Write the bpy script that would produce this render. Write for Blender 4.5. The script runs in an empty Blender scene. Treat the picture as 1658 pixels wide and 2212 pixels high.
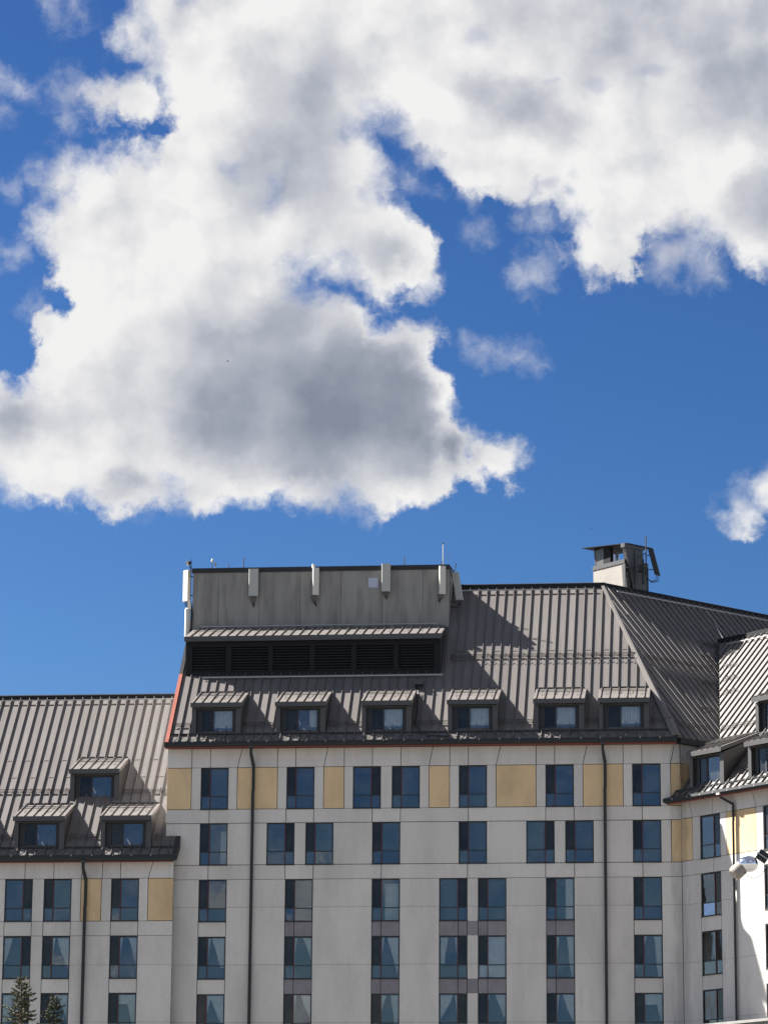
import bpy, bmesh, math, random
from mathutils import Vector, Matrix
random.seed(7)
R = math.radians
S5 = math.sqrt(.5)
sc = bpy.context.scene
col = sc.collection

# ------------------------------------------------------------------ camera
YAW, TILT, ROLL = R(5.8), R(13.85), R(.41)
cam_d = bpy.data.cameras.new('camera')
cam = bpy.data.objects.new('camera', cam_d)
col.objects.link(cam)
sc.camera = cam
cam_d.sensor_fit = 'HORIZONTAL'
cam_d.sensor_width = 36
cam_d.lens = 36 * 8500 / 1920
cam_d.clip_start = .5
cam_d.clip_end = 9000
fw = Vector((-math.sin(YAW) * math.cos(TILT), math.cos(YAW) * math.cos(TILT), math.sin(TILT)))
rt = Vector((math.cos(YAW), math.sin(YAW), 0))
up = rt.cross(fw)
r2 = math.cos(ROLL) * rt + math.sin(ROLL) * up
u2 = -math.sin(ROLL) * rt + math.cos(ROLL) * up
m3 = Matrix((r2, u2, -fw)).transposed()
cam.matrix_world = Matrix.Translation((18.284, -180, 1.6)) @ m3.to_4x4()

# ------------------------------------------------------------------ world, sun, exposure
SUN = Vector((-.700, .165, .694)).normalized()
EL = math.asin(SUN.z)
w = bpy.data.worlds.new('World')
sc.world = w
w.use_nodes = True
nt = w.node_tree
nt.nodes.clear()
N = nt.nodes.new


class G:
    """small helper to write node maths"""
    def __init__(s, tree): s.t = tree
    def n(s, kind, **kw):
        x = s.t.nodes.new(kind)
        for k, v in kw.items(): setattr(x, k, v)
        return x
    def put(s, sock, v):
        if isinstance(v, bpy.types.NodeSocket): s.t.links.new(v, sock)
        elif v is not None: sock.default_value = v
    def m(s, op, a, b=None, c=None, clamp=False):
        x = s.n('ShaderNodeMath', operation=op, use_clamp=clamp)
        for i, v in enumerate((a, b, c)): s.put(x.inputs[i], v)
        return x.outputs[0]
    def v(s, op, a, b=None, c=None):
        x = s.n('ShaderNodeVectorMath', operation=op)
        s.put(x.inputs[0], a)
        if op == 'SCALE': s.put(x.inputs['Scale'], b)
        else:
            s.put(x.inputs[1], b)
            if c is not None: s.put(x.inputs[2], c)
        return x.outputs['Value' if op in ('LENGTH', 'DOT_PRODUCT', 'DISTANCE') else 'Vector']
    def mr(s, v, a, b, c=0., d=1., kind='SMOOTHSTEP'):
        x = s.n('ShaderNodeMapRange', interpolation_type=kind)
        s.put(x.inputs[0], v)
        for i, q in enumerate((a, b, c, d)): s.put(x.inputs[i + 1], q)
        return x.outputs[0]
    def noise(s, vec, scale, detail=2., rough=.5, dist=0., out=0):
        x = s.n('ShaderNodeTexNoise')
        s.put(x.inputs['Vector'], vec)
        x.inputs['Scale'].default_value = scale
        x.inputs['Detail'].default_value = detail
        x.inputs['Roughness'].default_value = rough
        x.inputs['Distortion'].default_value = dist
        return x.outputs[out]
    def mix(s, f, a, b, kind='RGBA', blend='MIX'):
        x = s.n('ShaderNodeMix', data_type=kind)
        if kind == 'RGBA':
            x.blend_type = blend
            s.put(x.inputs[0], f); s.put(x.inputs[6], a); s.put(x.inputs[7], b)
            return x.outputs[2]
        s.put(x.inputs[0], f); s.put(x.inputs[2], a); s.put(x.inputs[3], b)
        return x.outputs[0]


g = G(nt)
SKY_K = .05
CLOUD_K = .247
sky = g.n('ShaderNodeTexSky', sky_type='NISHITA', sun_disc=False)
sky.sun_elevation = EL
sky.sun_rotation = math.atan2(SUN.x, SUN.y) % (2 * math.pi)
sky.altitude = 200
sky.air_density = 1.0
sky.dust_density = .9
sky.ozone_density = 3.0
hs = g.n('ShaderNodeHueSaturation')
hs.inputs['Saturation'].default_value = 1.08
hs.inputs['Value'].default_value = .162
hs.inputs['Hue'].default_value = .502
gm = g.n('ShaderNodeGamma'); gm.inputs[1].default_value = 1.7
nt.links.new(sky.outputs[0], gm.inputs[0]); nt.links.new(gm.outputs[0], hs.inputs['Color'])

tc = g.n('ShaderNodeTexCoord')
D = g.v('NORMALIZE', tc.outputs['Generated'])
sp = g.n('ShaderNodeSeparateXYZ'); nt.links.new(D, sp.inputs[0])
az = g.m('MULTIPLY', g.m('ARCTAN2', sp.outputs[0], sp.outputs[1]), 180 / math.pi)
el = g.m('MULTIPLY', g.m('ARCSINE', sp.outputs[2]), 180 / math.pi)
cb = g.n('ShaderNodeCombineXYZ'); nt.links.new(az, cb.inputs[0]); nt.links.new(el, cb.inputs[1])
P0 = cb.outputs[0]                                   # (azimuth, elevation) in degrees
# warp the outline so that the edges billow
wn = g.noise(P0, .9, 4., .58, out=1)
wv = g.v('SCALE', g.v('SUBTRACT', wn, (.5, .5, .5)), .55)
wn2 = g.noise(P0, 3.4, 4., .6, out=1)
wv2 = g.v('SCALE', g.v('SUBTRACT', wn2, (.5, .5, .5)), .22)
P = g.v('MULTIPLY', g.v('ADD', P0, g.v('ADD', wv, wv2)), (1, 1, 0))

# lobes of the clouds seen over the hotel: (azimuth, elevation, radius) in degrees
CUMULUS = [(-6.72, 17.98, .42), (-5.84, 17.85, .36), (-6.2, 18.3, .6), (-5.35, 17.75, .25), (-8.24, 19.3, .85), (-7.6, 18.6, .85), (-9.1, 19.8, .7), (-14.2, 15.0, 1.1), (-15.7, 15.3, .8), (-7., 23.8, 2.2), (-3.5, 24.2, 2.2), (.5, 23.6, 2.), (2.6, 20.5, 2.), (3.9, 22., 1.8), (2.4, 13.0, .7), (-9.4, 18.95, .55), (-9.0, 18.6, .6), (-8.7, 18.0, .6), (-9.14, 16.30, 2.36), (-1.29, 20.78, 2.19), (-7.75, 20.92, 1.77), (-4.57, 21.36, 1.60), (-6.16, 15.55, 1.48), (-9.23, 18.02, 2.07), (-11.66, 15.01, 1.01), (-6.88, 19.04, 1.24), (0.54, 18.89, 0.91), (-8.96, 21.68, 1.24), (-0.80, 20.72, 2.19), (-3.52, 21.04, 1.86), (-10.76, 18.67, 1.12), (-6.32, 21.63, 1.34), (-7.57, 15.86, 1.89), (-2.01, 18.34, 0.57), (0.35, 21.75, 1.14), (-10.28, 15.52, 1.67), (-5.84, 18.30, 0.66), (-4.65, 14.85, 0.45), (-9.62, 21.98, 0.88), (-12.24, 15.09, 0.76), (-10.87, 20.70, 0.36), (-6.16, 15.36, 1.49), (-7.86, 21.10, 1.86), (-10.13, 20.77, 0.38), (0.92, 18.32, 0.52), (0.92, 14.05, 0.34), (-11.51, 19.29, 0.53), (-2.38, 21.03, 1.96), (-5.50, 18.03, 0.47), (-12.65, 14.37, 0.33), (-4.12, 14.71, 0.31), (-0.22, 20.11, 1.67), (1.11, 22.41, 0.43), (-12.60, 15.58, 0.43), (-11.38, 16.61, 0.45), (-5.43, 14.80, 0.81), (-5.39, 16.53, 0.49), (0.49, 13.83, 0.24), (-5.47, 21.55, 1.42), (-1.55, 19.86, 1.42), (-6.76, 16.62, 0.93), (-6.19, 18.49, 0.85), (-6.10, 14.47, 0.74), (-11.05, 18.43, 0.88), (-10.36, 18.50, 1.42), (-10.41, 21.77, 0.32), (-9.12, 15.45, 1.59), (-3.78, 14.71, 0.24), (-3.52, 21.54, 1.43), (-8.36, 21.28, 1.66), (-11.02, 20.65, 0.34), (0.97, 14.05, 0.37), (-0.70, 20.81, 2.15), (-11.33, 15.02, 1.10), (0.30, 19.31, 1.14), (-12.09, 14.90, 0.91), (-6.89, 19.36, 1.14), (0.73, 18.47, 0.67), (-10.08, 22.56, 0.28), (-6.96, 21.53, 1.43), (-6.52, 17.09, 0.49), (-11.78, 18.54, 0.29), (-1.81, 18.80, 0.68), (-5.15, 17.80, 0.21), (-10.49, 14.35, 0.53), (-10.48, 20.71, 0.33), (-2.16, 18.25, 0.47), (-11.56, 19.29, 0.53), (-8.01, 15.48, 1.50), (-3.68, 14.71, 0.24), (-4.85, 15.97, 0.24), (0.39, 13.88, 0.21), (0.34, 13.78, 0.21)]
WISPS = [(-0.51, 18.19, 0.48), (-3.16, 17.85, 0.34), (-11.45, 20.72, 0.31), (-0.03, 18.02, 0.33), (-4.07, 16.58, 0.25), (-0.87, 18.20, 0.37), (-11.36, 22.22, 0.25), (-4.20, 18.67, 0.21), (-11.50, 20.32, 0.20), (-2.96, 18.84, 0.19), (-3.06, 18.19, 0.24), (-5.26, 19.41, 0.17), (-3.41, 18.91, 0.18), (-12.40, 19.09, 0.17), (-11.70, 22.27, 0.19), (-3.78, 16.55, 0.20), (-12.34, 20.81, 0.17), (-11.13, 22.26, 0.22), (-12.60, 20.86, 0.16), (-3.42, 16.52, 0.16), (-10.17, 13.86, 0.14), (-12.30, 17.98, 0.14), (-12.08, 17.18, 0.16), (-5.06, 19.31, 0.17), (-11.64, 20.66, 0.24), (-12.49, 18.03, 0.14), (-12.10, 20.73, 0.13), (-3.15, 18.88, 0.19), (-12.61, 20.34, 0.13), (-3.42, 17.86, 0.21), (-4.27, 19.13, 0.10), (-10.46, 13.88, 0.13), (-9.95, 13.86, 0.13), (-3.29, 16.52, 0.14), (-12.70, 20.88, 0.16), (-11.90, 22.32, 0.13), (-11.88, 17.13, 0.11), (-12.66, 18.09, 0.13), (-4.24, 18.94, 0.10), (-5.39, 19.56, 0.10), (-11.35, 20.85, 0.23), (-10.62, 13.88, 0.10), (-4.86, 19.32, 0.10), (-12.74, 20.33, 0.13)]


def puffs(pos, lst, smooth):
    acc = None
    for (a, e, r_) in lst:
        x = g.m('SUBTRACT', r_, g.v('DISTANCE', pos, (a, e, 0)))
        acc = x if acc is None else (g.m('SMOOTH_MAX', acc, x, smooth) if smooth else g.m('MAXIMUM', acc, x))
    return acc


def blobs(pos, lst, smooth):   # soft union of tilted ellipses
    acc = None
    for (a, e, ra, re, rot, gain) in lst:
        mp = g.n('ShaderNodeMapping', vector_type='TEXTURE')
        g.put(mp.inputs[0], pos)
        mp.inputs[1].default_value = (a, e, 0)
        mp.inputs[2].default_value = (0, 0, R(rot))
        mp.inputs[3].default_value = (ra, re, 1)
        x = g.m('SUBTRACT', gain, g.v('LENGTH', mp.outputs[0]))
        acc = x if acc is None else g.m('SMOOTH_MAX', acc, x, smooth)
    return acc


def lob(x, y, rx, ry, rot=0, gain=1.0):             # a grey patch inside a cloud
    v = y / 2212
    return (-12.75 + .31 * v + (13.77 - .49 * v) * x / 1658, 22.42 - 17.15 * v, rx * .0081, ry * .00778, -rot, gain)


M_ = puffs(P, CUMULUS, .12)
W_ = puffs(P, WISPS, .05)
fb = g.noise(g.v('ADD', P0, g.v('SCALE', wv2, 1.6)), 1.5, 9., .57)
fbm = g.m('SUBTRACT', fb, .5)
soft = g.noise(P0, .33, 2., .5)
# the rest of the sky: scattered cumulus of the same size
big = g.noise(g.v('ADD', D, (3.1, 7.4, 1.7)), 6.5, 4., .58)
bigm = g.m('MULTIPLY', g.m('SUBTRACT', big, .53), 12.)
outx = g.mr(g.m('ABSOLUTE', g.m('ADD', az, 5.8)), 8., 11.)
outy = g.mr(g.m('ABSOLUTE', g.m('SUBTRACT', el, 13.)), 10.2, 13.5)
out = g.m('MAXIMUM', outx, outy)
Mall = g.m('MAXIMUM', M_, g.mix(out, -3., bigm, 'FLOAT'))
dens = g.m('ADD', Mall, g.m('MULTIPLY', fbm, 1.2))
wid = g.mr(soft, .36, .64, .22, .85)
alpha = g.mr(g.m('DIVIDE', g.m('ADD', dens, .22), wid), 0., 1.)
wd = g.m('ADD', W_, g.m('MULTIPLY', fbm, 1.6))
walpha = g.m('MULTIPLY', g.mr(wd, -.25, .70), .62)
veil = blobs(g.v('ADD', P0, wv), [lob(1045, 75, 45, 26), lob(1190, 385, 28, 14), lob(1395, 150, 46, 18), lob(1285, 180, 30, 18), lob(1190, 180, 30, 12)], .2)
alpha = g.m('MULTIPLY', alpha, g.m('SUBTRACT', 1., g.mr(g.m('ADD', veil, g.m('MULTIPLY', fbm, 2.)), -.3, .9, 0., .24)))
alpha = g.m('MAXIMUM', alpha, walpha)
# shading: relief lit from the upper left, grey where the cloud is thick
q1 = g.v('ADD', P0, g.v('SCALE', wv2, 1.2))
fb1 = g.noise(q1, .72, 6., .46)
fb2 = g.noise(g.v('ADD', q1, (-.30, .26, 0)), .72, 6., .46)
relief = g.m('MULTIPLY', g.m('SUBTRACT', fb1, fb2), .85)
PT = g.v('ADD', P0, g.v('ADD', g.v('SCALE', wv, 1.6), wv2))
thick = [lob(690, 880, 330, 190, 12), lob(800, 800, 190, 120, 30), lob(660, 260, 120, 190, -12), lob(640, 400, 130, 60), lob(1330, 30, 260, 110),
         lob(600, 700, 120, 70, -20), lob(1600, 190, 130, 110), lob(860, 560, 100, 70, 30), lob(1120, 230, 150, 45, 20), lob(60, 930, 130, 50), lob(1560, 40, 150, 90), lob(300, 1060, 60, 30), lob(1640, 450, 60, 80)]
T_ = blobs(PT, thick, .30)
Tg = g.mix(out, T_, g.m('SUBTRACT', g.m('MULTIPLY', bigm, .5), .3), 'FLOAT')
tk = g.mr(g.m('ADD', Tg, g.m('MULTIPLY', g.m('SUBTRACT', fb1, .5), 1.6)), -.75, .95)
deep = blobs(PT, [lob(730, 890, 300, 165, 6), lob(860, 880, 150, 150), lob(560, 890, 190, 110), lob(960, 980, 110, 50)], .35)
deepm = g.mr(g.m('ADD', deep, g.m('MULTIPLY', g.m('SUBTRACT', fb1, .5), 1.0)), -.55, 1.05)
rim = g.mr(g.m('ADD', M_, g.m('MULTIPLY', fbm, .5)), .0, .50)                             # cloud edges stay bright
tk = g.m('MULTIPLY', g.m('ADD', g.m('MULTIPLY', tk, .36), g.m('MULTIPLY', deepm, .46)), g.mix(out, rim, 1., 'FLOAT'))
midn = g.m('MULTIPLY', g.m('SUBTRACT', g.noise(q1, .55, 5., .5), .5), .62)
lum = g.m('ADD', g.m('SUBTRACT', .93, tk), g.m('ADD', relief, midn))
lum = g.m('MINIMUM', g.m('MAXIMUM', lum, .1), 1.06)
ramp = g.n('ShaderNodeValToRGB')
cr_ = ramp.color_ramp
cr_.elements[0].position = 0.; cr_.elements[0].color = (.20, .24, .32, 1)
cr_.elements[1].position = 1.; cr_.elements[1].color = (.93, .925, .92, 1)
for pos_, c_ in ((.25, (.31, .345, .42, 1)), (.5, (.45, .48, .555, 1)), (.75, (.68, .69, .73, 1)), (.9, (.84, .84, .85, 1))):
    e_ = cr_.elements.new(pos_); e_.color = c_
nt.links.new(lum, ramp.inputs[0])
clk = g.v('SCALE', ramp.outputs[0], CLOUD_K / SKY_K)
final = g.mix(alpha, hs.outputs[0], clk)
bg = g.n('ShaderNodeBackground'); bg.inputs['Strength'].default_value = SKY_K
nt.links.new(final, bg.inputs['Color'])
wo = g.n('ShaderNodeOutputWorld'); nt.links.new(bg.outputs[0], wo.inputs[0])
w.cycles.sampling_method = 'MANUAL'
w.cycles.sample_map_resolution = 512

sl = bpy.data.lights.new('sun', 'SUN')
sl.energy = 5.0
sl.angle = R(.53)
sl.color = (1, .955, .90)
so = bpy.data.objects.new('sun', sl)
col.objects.link(so)
so.rotation_euler = SUN.to_track_quat('Z', 'Y').to_euler()
so.location = (-60, 20, 90)

sc.view_settings.view_transform = 'Standard'
sc.view_settings.look = 'None'
sc.view_settings.exposure = 1.95
sc.view_settings.gamma = 1
sc.view_settings.use_curve_mapping = False
sc.cycles.max_bounces = 8
sc.cycles.transparent_max_bounces = 12
sc.cycles.caustics_reflective = False
sc.cycles.caustics_refractive = False


# ------------------------------------------------------------------ materials
def mat(name, base, rough=.8, metal=0., spec=.5, var=0., fine=0., fscale=40., stain=0., sscale=(1, 1, .25), bump=0., bscale=60., build=None, tint=(1, 1, 1)):
    m = bpy.data.materials.new(name); m.use_nodes = True
    t = m.node_tree; h = G(t)
    b = t.nodes['Principled BSDF']
    b.inputs['Roughness'].default_value = rough
    b.inputs['Metallic'].default_value = metal
    b.inputs['Specular IOR Level'].default_value = spec
    c = (*base, 1)
    tcn = h.n('ShaderNodeTexCoord')
    geo = h.n('ShaderNodeNewGeometry')
    o = h.mix(0., c, c)
    f = None
    if var:
        oi = h.n('ShaderNodeObjectInfo')
        f = h.m('ADD', h.m('MULTIPLY', h.m('SUBTRACT', oi.outputs['Random'], .5), 2 * var), 1.)
    if fine:
        q = h.m('ADD', h.m('MULTIPLY', h.m('SUBTRACT', h.noise(geo.outputs['Position'], fscale, 4., .65), .5), 2 * fine), 1.)
        f = q if f is None else h.m('MULTIPLY', f, q)
    if stain:
        mp = h.v('MULTIPLY', geo.outputs['Position'], sscale)
        q = h.mr(h.noise(mp, 1.0, 6., .62), .35, .75, 1 + stain * .35, 1 - stain)
        f = q if f is None else h.m('MULTIPLY', f, q)
    if f is not None: o = h.v('SCALE', o, f)
    if build: o = build(h, o, tcn, geo, b)
    t.links.new(o, b.inputs['Base Color'])
    if bump:
        bp = h.n('ShaderNodeBump'); bp.inputs['Strength'].default_value = bump; bp.inputs['Distance'].default_value = .02
        t.links.new(h.noise(geo.outputs['Position'], bscale, 4., .6), bp.inputs['Height'])
        t.links.new(bp.outputs[0], b.inputs['Normal'])
    return m


def cracks(h, o, tcn, geo, b):
    # faint dirty streaks that run down from the panel joints, a few hairline cracks
    p = geo.outputs['Position']
    st = h.noise(h.v('MULTIPLY', p, (2.6, 2.6, .22)), 1.0, 5., .7)
    k = h.mr(st, .56, .78, 1., .80)
    o = h.v('SCALE', o, k)
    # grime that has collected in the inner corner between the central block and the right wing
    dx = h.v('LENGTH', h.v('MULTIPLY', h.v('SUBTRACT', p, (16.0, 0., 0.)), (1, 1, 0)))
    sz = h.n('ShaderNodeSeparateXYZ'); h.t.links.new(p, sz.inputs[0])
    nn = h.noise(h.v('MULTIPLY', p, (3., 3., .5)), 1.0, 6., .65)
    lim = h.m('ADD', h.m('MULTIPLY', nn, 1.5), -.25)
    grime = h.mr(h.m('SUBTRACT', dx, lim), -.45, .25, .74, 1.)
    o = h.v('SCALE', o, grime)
    vz = h.noise(h.v('MULTIPLY', p, (.35, .35, 1.4)), 1.3, 6., .6)
    line = h.m('ABSOLUTE', h.m('SUBTRACT', vz, .5))
    ck = h.mr(line, .0, .0035, .80, 1.)
    gate = h.mr(h.noise(p, .22, 2., .5), .55, .62)
    ck = h.mix(gate, 1., ck, 'FLOAT')
    return h.v('SCALE', o, ck)


def corner_dirt(h, o, tcn, geo, b):
    o = cracks(h, o, tcn, geo, b)
    return o


M = {}
M['wall'] = mat('light grey render', (.645, .61, .575), .9, spec=.25, var=.04, fine=.16, fscale=11, stain=.15, sscale=(.5, .5, .16), bump=.5, bscale=26, build=cracks)
M['wall_warm'] = mat('warm grey render', (.63, .59, .55), .9, spec=.25, var=.05, fine=.16, fscale=11, stain=.15, sscale=(.5, .5, .16), bump=.5, bscale=26, build=cracks)
M['yellow'] = mat('ochre render', (.71, .52, .31), .9, spec=.25, var=.04, fine=.15, fscale=12, stain=.20, sscale=(.6, .6, .3), bump=.5, bscale=26, build=cracks)
M['spandrel'] = mat('mauve grey spandrel', (.245, .228, .25), .75, spec=.3, var=.08, fine=.15, fscale=8, stain=.16, sscale=(2., 2., .9), bump=.2)
M['core'] = mat('dark joint', (.035, .03, .028), .9)
M['concrete'] = mat('weathered concrete', (.275, .268, .255), .92, spec=.2, var=.05, fine=.12, fscale=12, stain=.28, sscale=(2.2, 2.2, .35), bump=.6, bscale=18)


def seams(h, o, tcn, geo, b):
    # rolled stiffening lines, streaks along the slope
    so_ = h.n('ShaderNodeSeparateXYZ'); h.t.links.new(tcn.outputs['Object'], so_.inputs[0])
    fx = h.m('FRACT', h.m('MULTIPLY', so_.outputs[0], 1 / .168))
    d = h.m('ABSOLUTE', h.m('SUBTRACT', fx, .5))
    ln = h.mr(d, .0, .13, .86, 1.)
    o = h.v('SCALE', o, ln)
    st = h.noise(h.v('MULTIPLY', tcn.outputs['Object'], (9., .45, 1.)), 1., 5., .65)
    o = h.v('SCALE', o, h.mr(st, .3, .7, .87, 1.08))
    cr = h.noise(tcn.outputs['Object'], .5, 3., .5)
    return h.mix(h.mr(cr, .35, .7, 0., .5), o, h.mix(1., o, (1.06, .97, .93, 1), blend='MULTIPLY'))


M['roof'] = mat('taupe coated roof sheet', (.149, .139, .133), .50, metal=0., spec=.35, var=.10, fine=.06, fscale=20, bump=.30, bscale=1.6, build=seams)
M['trim'] = mat('taupe metal darkened for shade', (.047, .044, .042), .42, metal=0., spec=.8, var=.05, fine=.05, fscale=9)  # same metal as the roof sheets, with shade put into a darker colour
M['seam'] = mat('taupe seam metal', (.145, .132, .122), .50, metal=0., spec=.4, var=.05, fine=.05, fscale=9)
M['dark'] = mat('charcoal coated metal', (.030, .032, .035), .5, metal=0., spec=.25, var=.06, fine=.06, fscale=9)
M['louvre'] = mat('black louvre metal', (.022, .023, .026), .7, spec=.1, var=.1)
M['red'] = mat('oxide red board', (.26, .06, .035), .7, fine=.12, fscale=8, stain=.15)
M['soffit'] = mat('dark red soffit', (.20, .05, .035), .8, fine=.1, fscale=8)
M['frame'] = mat('black window frame', (.018, .02, .023), .5)
M['mull'] = mat('dark red mullion', (.075, .018, .018), .5)
M['rail'] = mat('galvanised rail', (.42, .41, .39), .5, metal=.3)
M['rod'] = mat('dark steel rod', (.06, .058, .055), .5, metal=.3)
M['white'] = mat('off white radome', (.62, .60, .54), .55, fine=.03, fscale=5)
M['grey'] = mat('grey radome', (.42, .43, .40), .55, fine=.05, fscale=5)
M['cable'] = mat('black cable', (.012, .012, .013), .6)
M['curtain'] = mat('white net curtain', (.90, .91, .87), .9)
M['interior'] = mat('room interior', (.075, .07, .068), .9, fine=.2, fscale=1.)
M['door'] = mat('white room door', (.8, .82, .78), .6)
M['chrome'] = mat('polished steel', (.86, .86, .88), .06, metal=1.)
M['bright'] = mat('stainless flue', (.7, .7, .7), .22, metal=1.)
M['beige'] = mat('beige lamp housing', (.30, .26, .225), .5, fine=.05, fscale=30)
M['stucco'] = mat('cream stucco', (.30, .28, .255), .9, spec=.2, fine=.12, fscale=7, stain=.12, sscale=(1.5, 1.5, 1.), bump=.5, bscale=14)
M['sheetp'] = mat('pale blue grey plate', (.52, .54, .60), .35, metal=.4, fine=.2, fscale=3)
M['ground'] = mat('asphalt and lawn', (.125, .122, .11), .95, fine=.15, fscale=3, stain=.2, sscale=(.05, .05, 1))
M['bark'] = mat('spruce bark', (.07, .05, .035), .95, fine=.3, fscale=20)
M['bird'] = mat('dark feathers', (.02, .02, .02), .7)


def glass(name, tint, refl, dark=0.):
    m = bpy.data.materials.new(name); m.use_nodes = True
    t = m.node_tree; t.nodes.clear(); h = G(t)
    tr = h.n('ShaderNodeBsdfTransparent'); tr.inputs[0].default_value = (*tint, 1)
    gl = h.n('ShaderNodeBsdfGlossy'); gl.inputs['Roughness'].default_value = .015; gl.inputs[0].default_value = (.84, .90, .96, 1)
    geo = h.n('ShaderNodeNewGeometry'); oi = h.n('ShaderNodeObjectInfo')
    bp = h.n('ShaderNodeBump'); bp.inputs['Strength'].default_value = .05; bp.inputs['Distance'].default_value = .03
    off = h.v('ADD', geo.outputs['Position'], h.v('SCALE', oi.outputs['Location'], 3.7))
    t.links.new(h.noise(off, 1.1, 2., .5), bp.inputs['Height'])
    wn_ = h.n('ShaderNodeTexWhiteNoise', noise_dimensions='1D'); h.put(wn_.inputs['W'], oi.outputs['Random'])
    tl = h.v('SCALE', h.v('SUBTRACT', wn_.outputs['Color'], (.5, .5, .5)), .024)
    t.links.new(h.v('NORMALIZE', h.v('ADD', bp.outputs[0], tl)), gl.inputs['Normal'])
    fr = h.n('ShaderNodeFresnel'); fr.inputs[0].default_value = 1.5
    f = h.m('ADD', h.m('MULTIPLY', fr.outputs[0], 1.0), refl, clamp=True)
    mx = h.n('ShaderNodeMixShader')
    t.links.new(f, mx.inputs[0]); t.links.new(tr.outputs[0], mx.inputs[1]); t.links.new(gl.outputs[0], mx.inputs[2])
    o = h.n('ShaderNodeOutputMaterial')
    dd = h.n('ShaderNodeBsdfDiffuse'); dd.inputs[0].default_value = (.50, .52, .50, 1)      # pale grey haze mixed in to imitate cloud reflections on the pane
    m1 = h.n('ShaderNodeMixShader')
    h.put(m1.inputs[0], h.mr(h.noise(off, .9, 4., .6), .35, .7, .02, .09))
    t.links.new(mx.outputs[0], m1.inputs[1]); t.links.new(dd.outputs[0], m1.inputs[2])
    last = m1.outputs[0]
    if dark:
        df = h.n('ShaderNodeBsdfDiffuse'); df.inputs[0].default_value = (.03, .032, .036, 1)
        m2 = h.n('ShaderNodeMixShader'); m2.inputs[0].default_value = dark
        t.links.new(last, m2.inputs[1]); t.links.new(df.outputs[0], m2.inputs[2]); last = m2.outputs[0]
    t.links.new(last, o.inputs[0])
    return m


M['glass'] = glass('window glass', (.96, .975, .975), .06)
M['screen'] = glass('glass behind insect screen', (.45, .47, .48), .02, .45)


def leafmat(name, a, b_, c_):
    m = bpy.data.materials.new(name); m.use_nodes = True
    t = m.node_tree; h = G(t); b = t.nodes['Principled BSDF']
    geo = h.n('ShaderNodeNewGeometry')
    n1 = h.noise(geo.outputs['Position'], 3.2, 3., .6)
    r_ = geo.outputs['Random Per Island']
    o = h.mix(h.mr(n1, .35, .65), (*a, 1), (*b_, 1))
    o = h.mix(h.m('MULTIPLY', r_, .7), o, (*c_, 1))
    t.links.new(o, b.inputs['Base Color']); b.inputs['Roughness'].default_value = .6
    return m


M['needles_a'] = leafmat('olive spruce needles', (.035, .042, .018), (.085, .085, .036), (.13, .115, .055))
M['needles_b'] = leafmat('blue green spruce needles', (.03, .042, .025), (.062, .078, .045), (.09, .10, .06))


# ------------------------------------------------------------------ mesh helpers
class Fr:
    """frame along a wall: s along, d inward, z up"""
    def __init__(f, o, s, d): f.o, f.s, f.d = Vector(o), Vector(s), Vector(d)
    def p(f, s, d, z): return f.o + f.s * s + f.d * d + Vector((0, 0, z))
    def mtx(f): return Matrix.Translation(f.o) @ Matrix((f.s, f.d, Vector((0, 0, 1)))).transposed().to_4x4()


ID = Fr((0, 0, 0), (1, 0, 0), (0, 1, 0))
FM = ID                                                   # main facade
FL = Fr((0, -.6, 0), (1, 0, 0), (0, 1, 0))                # left wing facade
FR = Fr((16, 0, 0), (S5, -S5, 0), (S5, S5, 0))            # right wing, comes forward
FB = Fr((16, 0, 0), (S5, S5, 0), (-S5, S5, 0))            # back wing, recedes


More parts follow.
